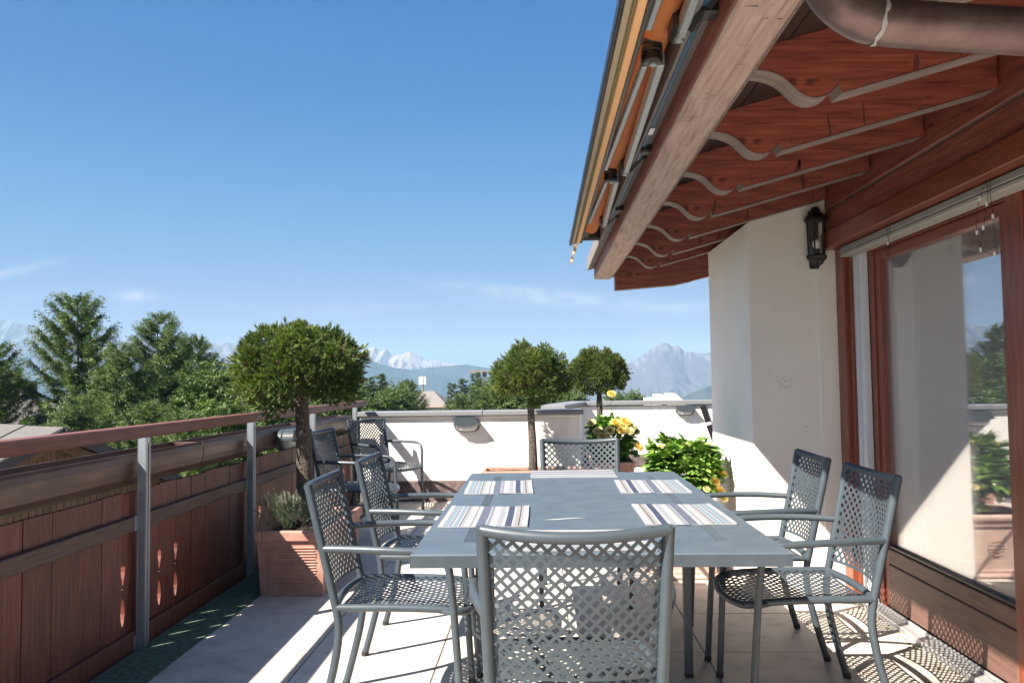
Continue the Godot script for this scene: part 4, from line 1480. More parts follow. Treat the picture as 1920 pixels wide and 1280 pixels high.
func topiary(label: String, at: Vector3, trunk_h: float, rx: float, ry: float, rz: float, tr: float, seed_: int, lean: Vector3) -> void:
	var t := thing("mountain_pine", label, "pine tree", at, 0, "clipped pines in planters")
	var r := RandomNumberGenerator.new()
	r.seed = seed_
	var n := FastNoiseLite.new()
	n.seed = seed_
	n.frequency = 1.0
	n.fractal_octaves = 3
	var c := Vector3(0, trunk_h, 0) + lean
	var st := mb()
	var tp := []
	var rad := []
	for i in 12:
		var k := i / 11.0
		tp.append(Vector3(lean.x * k * k + sin(k * 5 + seed_) * .008, -.03 + k * (trunk_h + .05), lean.z * k * k + cos(k * 4.0) * .008))
		rad.append(tr * (1.25 - .45 * k + .15 * pow(1 - k, 6) + n.get_noise_1d(k * 9) * .12))
	tube(st, smooth_path(tp, 3), densify(rad, 3), 18)
	part(t, "trunk", st, M.bark)
	# limbs
	for i in 14:
		var a := TAU * i / 14.0 + r.randf_range(-.3, .3)
		var el := r.randf_range(-.15, .9)
		var d := Vector3(cos(a) * cos(el) * rx, sin(el) * ry, sin(a) * cos(el) * rz) * .8
		var s := c + Vector3(0, -ry * .45, 0)
		st = mb()
		tube(st, smooth_path([s, s.lerp(c + d, .5) + Vector3(0, .03, 0), c + d], 3), [tr * .5, tr * .42, tr * .35, tr * .3, tr * .22, tr * .16, tr * .1], 7)
		part(t, "limb", st, M.bark)
	# shoots in clumps
	var meshes := [shoot_mesh(seed_ + 1, 36, .030, .025, .0021), shoot_mesh(seed_ + 2, 32, .024, .023, .0022)]
	var xs := [[], []]
	var cs := [[], []]
	# clump centres spread over the crown
	var N := 112
	var lumps := []
	for i in 24:
		var ly := 1.0 - 2.0 * (i + .5) / 24.0
		var la := i * 2.39996 + seed_ * 1.7 + r.randf_range(-.35, .35)
		lumps.append([Vector3(cos(la) * sqrt(1 - ly * ly), ly, sin(la) * sqrt(1 - ly * ly)), r.randf_range(.88, 1.16)])
	for i in N:
		var yy := 1.0 - 2.0 * (i + .5) / N
		var a := i * 2.39996 + seed_
		var dir := Vector3(cos(a) * sqrt(1 - yy * yy), yy, sin(a) * sqrt(1 - yy * yy))
		if dir.y < -.62 and r.randf() < .75: continue
		var near := 9.0
		var hl := 1.0
		for q in lumps:
			var an: float = dir.angle_to(q[0])
			if an < near:
				near = an
				hl = q[1]
		var bump := hl * (1.08 - minf(.46, 2.1 * near * near)) + r.randf_range(-.06, .06)
		var p := c + Vector3(dir.x * rx, dir.y * ry, dir.z * rz) * (bump * .84)
		var young := r.randf()
		var cr := r.randf_range(.066, .105) * (rx / .42)
		var m := r.randi_range(64, 100)
		for k in m:
			var q := Vector3(r.randfn(), r.randfn(), r.randfn()).normalized()
			if q.dot(dir) < -.35: q = -q
			var pos := p + q * cr * pow(r.randf(), .4)
			var od := (dir * .35 + q * .95 + Vector3(0, .30, 0) + Vector3(r.randfn(), r.randfn(), r.randfn()) * .22)
			var which := r.randi() % 2
			if r.randf() < .03: pos += od.normalized() * r.randf_range(.01, .035)
			xs[which].append(Transform3D(basis_to(od, r.randf() * TAU, r.randf_range(.75, 1.25) * rx / .42), pos))
			var g := Color(.070, .125, .028).lerp(Color(.235, .275, .07), clampf(young * .8 + r.randf_range(-.3, .3), 0, 1))
			if r.randf() < .05: g = Color(.16, .11, .07)
			cs[which].append(g)
	# sparser shoots inside
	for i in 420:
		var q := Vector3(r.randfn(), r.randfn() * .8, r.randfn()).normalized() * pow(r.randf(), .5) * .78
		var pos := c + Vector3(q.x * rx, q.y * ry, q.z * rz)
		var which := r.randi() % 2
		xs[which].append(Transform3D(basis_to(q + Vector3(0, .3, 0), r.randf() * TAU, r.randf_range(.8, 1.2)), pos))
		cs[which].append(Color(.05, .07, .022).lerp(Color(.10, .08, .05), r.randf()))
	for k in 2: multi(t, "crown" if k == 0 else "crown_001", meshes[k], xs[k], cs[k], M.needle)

func densify(a: Array, steps: int) -> Array:
	var out := []
	for i in a.size() - 1:
		for k in steps: out.append(lerpf(a[i], a[i + 1], float(k) / steps))
	out.append(a[a.size() - 1])
	return out

func leaf_mesh(L: float, W: float, fold: float) -> ArrayMesh:
	var st := mb()
	var n := 5
	var mid := []
	var le := []
	var ri := []
	for i in n + 1:
		var t := float(i) / n
		var w := W * pow(sin(PI * pow(t, .82)), .75) * .5
		var y := -.18 * L * t * t
		mid.append(Vector3(0, y, L * t))
		le.append(Vector3(-w, y + fold * w, L * t))
		ri.append(Vector3(w, y + fold * w, L * t))
	for i in n:
		for s in [[le, -1], [ri, 1]]:
			var e: Array = s[0]
			var q := [mid[i], mid[i + 1], e[i + 1], e[i]]
			var nn: Vector3 = (Vector3.UP - Vector3(float(s[1]) * fold, 0, 0)).normalized()
			st.set_color(Color.WHITE)
			_sq(st, q[0], q[1], q[2], q[3], nn, nn, nn, nn)
	return st.commit()

func rose_bloom(t: Node3D, at: Vector3, dir: Vector3, s: float, m: Material, r: RandomNumberGenerator) -> void:
	var st := mb()
	var xf := Transform3D(basis_to(dir, r.randf() * TAU, s), at)
	for ring in 4:
		var np: int = [3, 5, 6, 7][ring]
		for k in np:
			var a := TAU * k / np + ring * .7
			var open: float = [.15, .5, .9, 1.25][ring]
			var rad: float = [.008, .014, .019, .022][ring]
			var Ln: float = [.026, .031, .034, .034][ring]
			var o := Vector3(cos(a), 0, sin(a))
			var tg := Vector3(-sin(a), 0, cos(a))
			var rows := []
			for i in 4:
				var tt := i / 3.0
				var wv: float = [.008, .019, .02, .011][i]
				var th := open * (.4 + .6 * tt)
				var c := o * (rad * .4 + sin(th) * Ln * tt) + Vector3.UP * (cos(th) * Ln * tt)
				rows.append([c - tg * wv, c + o * .003, c + tg * wv])
			for i in 3:
				for j in 2:
					poly(st, [xf * rows[i][j], xf * rows[i][j + 1], xf * rows[i + 1][j + 1], xf * rows[i + 1][j]], xf.basis * (o + Vector3.UP * .5))
	part(t, "rose_bloom", st, m)

func rose(label: String, at: Vector3, rx: float, ry: float, cy: float, nclump: int, blooms: Array, seed_: int, leafs_as_parts: bool) -> void:
	var t := thing("rose_bush", label, "rose bush", at)
	var r := RandomNumberGenerator.new()
	r.seed = seed_
	var lm := [leaf_mesh(.052, .037, .2), leaf_mesh(.046, .033, .35), leaf_mesh(.038, .028, .12)]
	var xs := []
	var cs := []
	var ends := []
	for i in nclump:
		var d := Vector3(r.randfn(), r.randfn() * .9 + .15, r.randfn()).normalized()
		var p := Vector3(d.x * rx, cy + d.y * ry, d.z * rx) * 1.0
		p = Vector3(0, cy, 0).lerp(p, r.randf_range(.5, 1.22 if i % 7 == 0 else 1.02))
		ends.append(p)
		# cane
		if i % 3 == 0:
			var st := mb()
			var s := Vector3(r.randf_range(-.05, .05), 0, r.randf_range(-.05, .05))
			tube(st, smooth_path([s, s.lerp(p, .5) + Vector3(0, .05, 0), p], 3), .0035, 5)
			part(t, "cane", st, M.stem)
		# leaflets of five on a little stalk
		for leaf in r.randi_range(3, 5):
			var dd := (d + Vector3(r.randfn(), r.randfn() * .6 - .1, r.randfn()) * .8).normalized()
			var o := p + dd * r.randf_range(.0, .03)
			for k in 5:
				var sp: float = [0.0, .9, -.9, 1.1, -1.1][k]
				var ad: float = [.055, .038, .038, .016, .016][k]
				var bz := dd
				var bx_ := bz.cross(Vector3.UP).normalized()
				var by := bx_.cross(bz).normalized()
				var ld := bz.rotated(by, sp)
				var lx := by.cross(ld).normalized()
				var ly := ld.cross(lx).normalized()
				ly = (ly + Vector3(r.randfn(), r.randfn(), r.randfn()) * .25 + Vector3(0, .25, 0)).normalized()
				lx = ly.cross(ld).normalized()
				var lz := lx.cross(ly).normalized()
				var s := r.randf_range(.75, 1.2)
				xs.append(Transform3D(Basis(lx * s, ly * s, lz * s), o + bz * ad))
				var g := Color(.07, .16, .025).lerp(Color(.22, .36, .06), pow(r.randf(), 1.3))
				cs.append(g)
	var cnt := 0
	var rest := []
	var restc := []
	# the leaves nearest the viewer are pieces of their own
	var order := range(xs.size())
	if leafs_as_parts:
		order.sort_custom(func(a: int, b: int) -> bool: return xs[a].origin.z + xs[a].origin.y * .5 > xs[b].origin.z + xs[b].origin.y * .5)
	for i in order:
		if leafs_as_parts and cnt < 280:
			var o := mesh_part(t, "leaf", lm[cnt % 3], M.leaf_part if r.randf() < .6 else M.leaf_part_b)
			o.transform = xs[i]
			cnt += 1
		else:
			rest.append(xs[i])
			restc.append(cs[i])
	multi(t, "foliage", lm[0], rest, restc, M.leaf)
	for b in blooms:
		rose_bloom(t, Vector3(b[0], b[1], b[2]), Vector3(b[0] * 1.2, .5, b[2] * 1.2 + .25), b[3], M.petal_y if b[4] == 0 else M.petal_p, r)

func planters() -> void:
	var p1 := planter("ribbed terracotta planter on the left by the fence with a sun streak on it", Vector3(-1.492, 0, -5.18), 0, .92, "terracotta planters")
	var p2 := planter("terracotta planter under the middle pine along the nearer white wall", Vector3(-.02, 0, -7.95), PI / 2, 1.12, "terracotta planters")
	var p3 := planter("terracotta planter under the rear pine in the recess by the far wall", Vector3(.76, 0, -8.95), 0, .9, "terracotta planters")
	topiary("largest clipped mountain pine, in the left planter by the fence", Vector3(-1.54, .36, -5.15), .98, .40, .29, .40, .048, 101, Vector3(-.02, 0, 0))
	topiary("middle clipped mountain pine, in front of the nearer white wall", Vector3(-.10, .36, -7.9), .93, .375, .30, .375, .036, 202, Vector3(.0, 0, 0))
	topiary("smallest clipped mountain pine, at the back beside the far wall", Vector3(.665, .36, -9.15), .97, .315, .26, .315, .034, 303, Vector3(.0, 0, 0))
	# lavender in the first planter
	var t := thing("lavender_bush", "grey green lavender bush at the foot of the biggest pine", "lavender", Vector3(-1.54, .36, -4.93))
	var r := RandomNumberGenerator.new()
	r.seed = 9
	var sm := shoot_mesh(77, 34, .10, .028, .0013)
	var xs := []
	var cs := []
	for i in 420:
		var a := r.randf() * TAU
		var d := Vector3(cos(a), r.randf_range(.5, 2.0), sin(a)).normalized()
		var p := Vector3(cos(a) * r.randf() * .13, r.randf_range(0, .11), sin(a) * r.randf() * .17) + d * r.randf_range(0, .07)
		xs.append(Transform3D(basis_to(d, r.randf() * TAU, r.randf_range(.55, 1.05)), p))
		cs.append(Color(.10, .125, .085).lerp(Color(.20, .225, .17), r.randf()))
	multi(t, "foliage", sm, xs, cs, M.needle)
	# dry stalks in the second planter
	t = thing("dry_weeds", "dry brown weeds in the planter of the middle pine", "dry weeds", Vector3(-.36, .36, -7.85))
	xs = []
	cs = []
	for i in 60:
		var d := Vector3(r.randfn() * .8, 1, r.randfn() * .6).normalized()
		xs.append(Transform3D(basis_to(d, r.randf() * TAU, r.randf_range(.2, .7)), Vector3(r.randf_range(-.16, .55), 0, r.randf_range(-.1, .12))))
		cs.append(Color(.22, .14, .08).lerp(Color(.34, .24, .15), r.randf()))
	multi(t, "stalks", shoot_mesh(78, 9, .07, .04, .0012), xs, cs, M.needle)
	# yellow roses at the back
	rose("big yellow flowering rose bush around the rear pine trunk", Vector3(.74, .36, -8.80), .25, .23, .22, 150, [[.05, .42, .20, 1.5, 0], [.15, .43, .16, 1.6, 0], [.22, .38, .14, 1.4, 1], [-.02, .35, .24, 1.5, 1], [-.09, .28, .22, 1.6, 1], [-.14, .34, .15, 1.4, 1], [.26, .33, .08, 1.4, 1], [.28, .17, .2, 1.3, 0], [-.20, .42, .10, 1.3, 1], [-.12, .22, .26, 1.2, 1], [.10, .35, .26, 1.3, 0], [.18, .34, .22, 1.4, 1]], 404, false)
	var cn := mb()
	tube(cn, smooth_path([Vector3(.74, .40, -8.78), Vector3(.70, .62, -8.70), Vector3(.745, .85, -8.74), Vector3(.762, 1.085, -8.78)], 4), .004, 5)
	var tc := thing("rose_cane", "tall single rose cane with one yellow bloom in front of the rear pine trunk", "rose cane", Vector3(.74, .36, -8.78))
	var cm := part(tc, "cane", cn, M.stem)
	cm.position = -tc.position
	rose_bloom(tc, Vector3(.022, .73, 0), Vector3(.1, .6, .5), 1.2, M.petal_y, r)
	var cl := leaf_mesh(.05, .034, .3)
	for i in 9:
		var lo := mesh_part(tc, "leaf", cl, M.leaf_part)
		lo.transform = Transform3D(Basis(Vector3.UP, i * 2.4) * Basis(Vector3.RIGHT, -.3), Vector3(-.02 + .03 * sin(i * 1.1), .22 + i * .05, .06 - .005 * i))
	# octagonal ornamental planter with the front rose bush
	var q := thing("relief_planter", "pale eight sided terracotta planter with rosette relief beside the house corner", "planter", Vector3(.885, 0, -5.30))
	var st := mb()
	var oct := func(hx: float, hz: float, c: float) -> Array: return [Vector2(-hx + c, -hz), Vector2(hx - c, -hz), Vector2(hx, -hz + c), Vector2(hx, hz - c), Vector2(hx - c, hz), Vector2(-hx + c, hz), Vector2(-hx, hz - c), Vector2(-hx, -hz + c)]
	var layer := func(s0: SurfaceTool, lo: Array) -> void:
		for i in lo.size() - 1:
			var A: Array = oct.call(lo[i][0], lo[i][0], lo[i][0] * .32)
			var B: Array = oct.call(lo[i + 1][0], lo[i + 1][0], lo[i + 1][0] * .32)
			for k in 8:
				var k2 := (k + 1) % 8
				var mid: Vector2 = A[k] + A[k2]
				poly(s0, [Vector3(A[k].x, lo[i][1], A[k].y), Vector3(A[k2].x, lo[i][1], A[k2].y), Vector3(B[k2].x, lo[i + 1][1], B[k2].y), Vector3(B[k].x, lo[i + 1][1], B[k].y)], Vector3(mid.x, (lo[i][0] - lo[i + 1][0]) * 2.0, mid.y))
	layer.call(st, [[.18, .0], [.212, .002], [.218, .012], [.216, .022], [.206, .028], [.206, .05], [.203, .056], [.213, .31], [.218, .316]])
	part(q, "body", st, M.terracotta_pale)
	st = mb()
	layer.call(st, [[.219, .3165], [.226, .32], [.226, .345], [.232, .352], [.243, .357], [.248, .37], [.246, .384], [.236, .392], [.218, .392], [.212, .385], [.208, .36]])
	part(q, "rim", st, M.terracotta_pale)
	# rosette on the front and left faces
	for f in 2:
		st = mb()
		var fx := Transform3D(Basis(), Vector3(0, .185, .2095)) if f == 0 else Transform3D(Basis(Vector3.UP, -PI / 2), Vector3(-.2095, .185, 0))
		for ring in 3:
			var n: int = [1, 8, 14][ring]
			for k in n:
				var a := TAU * k / n
				var rd: float = [0.0, .024, .045][ring]
				var pr := [.012, .0115, .0105][ring] as float
				var c := Vector3(cos(a) * rd, sin(a) * rd * 1.0, 0)
				lathe(st, [Vector2(pr, -.004), Vector2(pr * .85, .004), Vector2(pr * .5, .0075), Vector2(0, .0085)], 9, fx * Transform3D(Basis(Vector3.RIGHT, PI / 2), c))
		for k in 15:
			var xx := -.125 + k * .018
			lathe(st, [Vector2(.007, -.003), Vector2(.005, .003), Vector2(0, .0045)], 7, fx * Transform3D(Basis(Vector3.RIGHT, PI / 2), Vector3(xx, -.142, -.004)))
			lathe(st, [Vector2(.006, -.003), Vector2(.0045, .003), Vector2(0, .0045)], 7, fx * Transform3D(Basis(Vector3.RIGHT, PI / 2), Vector3(xx, .148, .018)))
		part(q, "rosette_relief", st, M.terracotta_pale)
	st = mb()
	var O: Array = oct.call(.208, .208, .066)
	var op := []
	for v in O: op.append(Vector3(v.x, .36, v.y))
	poly(st, op, Vector3.UP)
	part(q, "soil", st, M.soil)
	rose("leafy yellow rose bush in the pale planter beside the sunlit house corner", Vector3(.92, .36, -5.30), .205, .185, .29, 150, [[-.19, .10, .17, 1.0, 0], [-.22, .16, .13, .9, 1], [.19, .17, .15, 1.1, 0], [.16, .24, .19, .8, 0], [.22, .13, .12, .9, 1], [.02, .46, .06, .6, 1], [-.15, .45, .03, .6, 1], [.10, .20, .23, .6, 1], [.24, .27, .05, .8, 0]], 505, true)

# ------------------------------------------------------------------ trees beyond the terrace
func spray_mesh(seed_: int, n: int, L: float, nl: float, w: float, droop: float) -> ArrayMesh:
	var r := RandomNumberGenerator.new()
	r.seed = seed_
	var st := mb()
	for i in n:
		var t := r.randf()
		var o := Vector3(r.randf_range(-.03, .03), -droop * t * t * L, t * L) + Vector3(r.randfn() * .04, r.randfn() * .03, 0)
		var a := r.randf() * TAU
		var d := Vector3(cos(a), sin(a) * .6, r.randf_range(.1, 1.0)).normalized()
		var side := d.cross(Vector3(r.randfn(), r.randfn(), r.randfn())).normalized() * w
		var g := r.randf_range(.7, 1.25)
		tri2(st, o - side, o + side, o + d * nl * r.randf_range(.7, 1.3), Color(g, g, g))
	return st.commit()

func conifer(called: String, label: String, at: Vector3, H: float, R: float, seed_: int, style: int, group: String) -> Node3D:
	# style 0 larch (airy, drooping twigs), 1 spruce (dense, narrow), 2 broad leaved
	var t := thing(called, label, "tree", at, 0, group)
	var r := RandomNumberGenerator.new()
	r.seed = seed_
	var st := mb()
	var tr := H * .013
	var tp := []
	var rad := []
	for i in 9:
		var k := i / 8.0
		tp.append(Vector3(sin(k * 3 + seed_) * .12, H * k * .98, cos(k * 2.3 + seed_) * .12))
		rad.append(tr * (1.0 - k * .93))
	tube(st, tp, rad, 8)
	part(t, "trunk", st, M.far_bark)
	var xs := []
	var cs := []
	var lim := mb()
	var c0 := Color(.036, .072, .016)
	var c1 := Color(.15, .215, .046)
	if style == 1:
		c0 = Color(.024, .046, .016)
		c1 = Color(.07, .115, .034)
	elif style == 2:
		c0 = Color(.040, .078, .015)
		c1 = Color(.115, .18, .036)
	var nb: int = [150, 130, 100][style]
	for i in nb:
		var k := pow((i + r.randf()) / nb, .9)
		var y := H * lerpf(.10 if style != 2 else .25, .985, k)
		var prof := 0.0
		if style == 0: prof = pow(1 - k, .50) * (.85 + .2 * sin(k * 9 + seed_))
		elif style == 1: prof = pow(1 - k, .85)
		else: prof = sqrt(maxf(0.02, 1 - pow((k - .45) / .56, 2.0)))
		var L := R * prof * r.randf_range(.65, 1.2) + .18
		var a := i * 2.39996 + r.randf_range(-.4, .4)
		var up: float = [lerpf(.05, .75, k), lerpf(-.25, .5, k), r.randf_range(-.1, .9)][style]
		var d := Vector3(cos(a), up, sin(a)).normalized()
		var s := Vector3(0, y, 0)
		var sagk: float = [.16, .18, .05][style]
		var bp := []
		var segs := 5
		for q in segs + 1:
			var tt := q / float(segs)
			bp.append(s + d * L * tt + Vector3(0, -sagk * L * sin(tt * PI * .8) + (.14 * L * tt * tt if style == 0 else 0.0), 0))
		if L > .5: tube(lim, bp, [tr * .28 * (1.1 - k), tr * .24 * (1.1 - k), tr * .19 * (1.1 - k), tr * .14 * (1.1 - k), tr * .09 * (1.1 - k), tr * .03], 4, false)
		var ns := int(ceil(L * [44.0, 46.0, 40.0][style])) + 8
		var tone := r.randf_range(-.25, .25)
		for q in ns:
			var tt := r.randf_range(.12 if style != 2 else .35, 1.0)
			var fi := tt * segs
			var i0 := mini(int(fi), segs - 1)
			var p: Vector3 = bp[i0].lerp(bp[i0 + 1], fi - i0)
			var sd := d.rotated(Vector3.UP, r.randf_range(-1.2, 1.2) * (1.1 - tt * .5))
			if style == 0: sd.y += r.randf_range(-.75, .35)
			elif style == 1: sd.y += r.randf_range(-.55, .15)
			else: sd += Vector3(r.randfn(), r.randfn(), r.randfn()) * .6
			sd = sd.normalized()
			var lx := Vector3.UP.cross(sd).normalized()
			if lx.length() < .5: lx = Vector3.RIGHT
			var ly := sd.cross(lx)
			var sc := r.randf_range(.65, 1.25) * (.75 + .25 * minf(1.0, L))
			if style == 2: p += Vector3(r.randfn(), r.randfn(), r.randfn()) * .18
			xs.append(Transform3D(Basis(lx * sc, ly * sc, sd * sc).rotated(Vector3.UP, 0), p))
			cs.append(c0.lerp(c1, clampf(.45 + tone + r.randf_range(-.4, .4) + .25 * (tt - .5), 0, 1)))
	part(t, "limbs", lim, M.far_bark)
	var key := "spray%d_%d" % [style, seed_ % 2]
	if not M.has(key):
		if style == 0: M[key] = spray_mesh(30 + seed_ % 2, 26, .34, .095, .010, .30)
		elif style == 1: M[key] = spray_mesh(40 + seed_ % 2, 28, .34, .09, .012, .25)
		else: M[key] = spray_mesh(50 + seed_ % 2, 26, .30, .085, .024, .1)
	multi(t, "crown", M[key], xs, cs, M.larch)
	return t

func W(px: float, py: float, z: float) -> Vector3:
	return Vector3((px - 1015.0) / 1500.0 * -z, 1.25 + (714.0 - .013 * (px - 1015.0) - py) / 1500.0 * -z, z)

func gy(z: float) -> float:
	var f := -z - 25.0
	return -9.0 - maxf(0.0, f) * .10 - maxf(0.0, f - 200.0) * .12

func tree_at(called: String, label: String, px: float, py: float, z: float, R: float, seed_: int, style: int, group: String) -> Node3D:
	var top := W(px, py, z)
	var b := gy(z) - .5
	return conifer(called, label, Vector3(top.x, b, z), top.y - b, R, seed_, style, group)

func tree_copy(src: Node3D, label: String, px: float, py: float, z: float, turn: float, group: String, srcH: float) -> void:
	var top := W(px, py, z)
	var b := gy(z) - .5
	var o := dup(src, Vector3(top.x, b, z), turn, label, group)
	var s := (top.y - b) / srcH
	o.scale = Vector3(s, s, s)

func trees() -> void:
	var g := "trees beyond the terrace"
	var A := tree_at("larch_tree", "tallest larch on the left, its top nearest the left edge", 125, 546, -26.0, 2.9, 610, 0, g)
	var B := tree_at("larch_tree", "second large larch, right of the tallest one", 287, 582, -27.0, 2.7, 611, 0, g)
	var hA := W(125, 546, -26.0).y - gy(-26.0) + .5
	var hB := W(287, 582, -27.0).y - gy(-27.0) + .5
	tree_copy(A, "larch with a side leader close behind the second large larch", 352, 628, -29.0, 2.1, g, hA)
	tree_copy(B, "lower larch filling the space between the two large larches", 212, 640, -24.0, 1.2, g, hB)
	tree_copy(A, "drooping larch cut off by the left picture edge", -40, 640, -25.0, 3.4, g, hA)
	tree_copy(B, "low larch crown just above the top rail under the tallest larch", 130, 742, -21.0, .6, g, hB)
	tree_copy(A, "low larch rising behind the galvanised post under the second larch", 262, 752, -20.0, 4.6, g, hA)
	tree_copy(B, "small larch right of the second large one above the rail", 402, 694, -27.0, 5.1, g, hB)
	var S := tree_at("spruce_tree", "slim dark spruce top showing over the left of the biggest pine", 473, 632, -48.0, 1.5, 621, 1, g)
	var hS := W(473, 632, -48.0).y - gy(-48.0) + .5
	var Bl := tree_at("broadleaf_tree", "bushy green tree behind the rail left of the biggest pine", 430, 715, -24.0, 2.6, 632, 2, g)
	var hBl := W(430, 715, -24.0).y - gy(-24.0) + .5
	tree_copy(A, "low larch under the rail between the two fence posts", 340, 772, -19.0, 1.0, g, hA)
	tree_copy(Bl, "bushy tree close to the fence below the biggest pine's crown", 520, 770, -21.0, 2.0, g, hBl)
	tree_copy(B, "low larch behind the chalet's gable at the left", 205, 755, -24.0, 3.0, g, hB)
	tree_copy(Bl, "bushy tree hidden low behind the biggest pine's trunk", 600, 745, -30.0, 4.0, g, hBl)
	tree_copy(S, "dark conifer beside the biggest pine's right side", 712, 694, -40.0, .3, g, hS)
	tree_copy(S, "broad conifer touching the biggest pine's crown on the right", 688, 700, -37.0, 1.3, g, hS)
	tree_copy(A, "small larch left of the grey roofed house", 762, 712, -48.0, 1.8, g, hA)
	tree_copy(Bl, "round bushy tree over the wall left of the grey roofed house", 728, 742, -44.0, 2.2, g, hBl)
	tree_copy(Bl, "bushy tree close over the wall behind the corner chair", 668, 752, -36.0, 5.2, g, hBl)
	tree_copy(S, "conifer at the right end of the grey roofed house", 848, 712, -50.0, 4.2, g, hS)
	tree_copy(S, "dark conifer between the grey roofed house and the middle pine", 868, 704, -52.0, 3.2, g, hS)
	tree_copy(S, "tallest conifer just left of the middle pine's crown", 893, 692, -56.0, 2.2, g, hS)
	tree_copy(A, "light green young larch above the wall left of the middle pine", 862, 738, -42.0, .9, g, hA)
	tree_copy(A, "pale larch above the wall beside the middle pine's trunk", 912, 728, -44.0, 5.9, g, hA)
	tree_copy(Bl, "bushy tree behind the middle pine's crown", 948, 730, -46.0, 1.5, g, hBl)
	tree_copy(Bl, "bushy tree over the wall right of the wall lamp", 985, 742, -40.0, 3.5, g, hBl)
	tree_copy(Bl, "bushy tree over the wall between the middle and the rear pine", 1032, 746, -44.0, 4.4, g, hBl)
	tree_copy(S, "conifer behind the gap between the middle and rear pines", 960, 706, -60.0, 5.0, g, hS)
	tree_copy(Bl, "low distant treetops right of the rear pine", 1172, 746, -90.0, 2.6, g, hBl)
	# on beyond the left edge, seen in the glass and from the side
	var k := 0
	for p in [[-120, 600, -28], [-260, 650, -30], [-420, 590, -27], [-600, 640, -30], [-820, 600, -28], [-1100, 560, -26]]:
		tree_copy(A if k % 2 == 0 else B, ["larch farther left out of the picture, first", "larch farther left out of the picture, second", "larch farther left out of the picture, third", "larch farther left out of the picture, fourth", "larch farther left out of the picture, fifth", "larch farther left out of the picture, sixth"][k], p[0], p[1], p[2], k * 1.7, g, hA if k % 2 == 0 else hB)
		k += 1

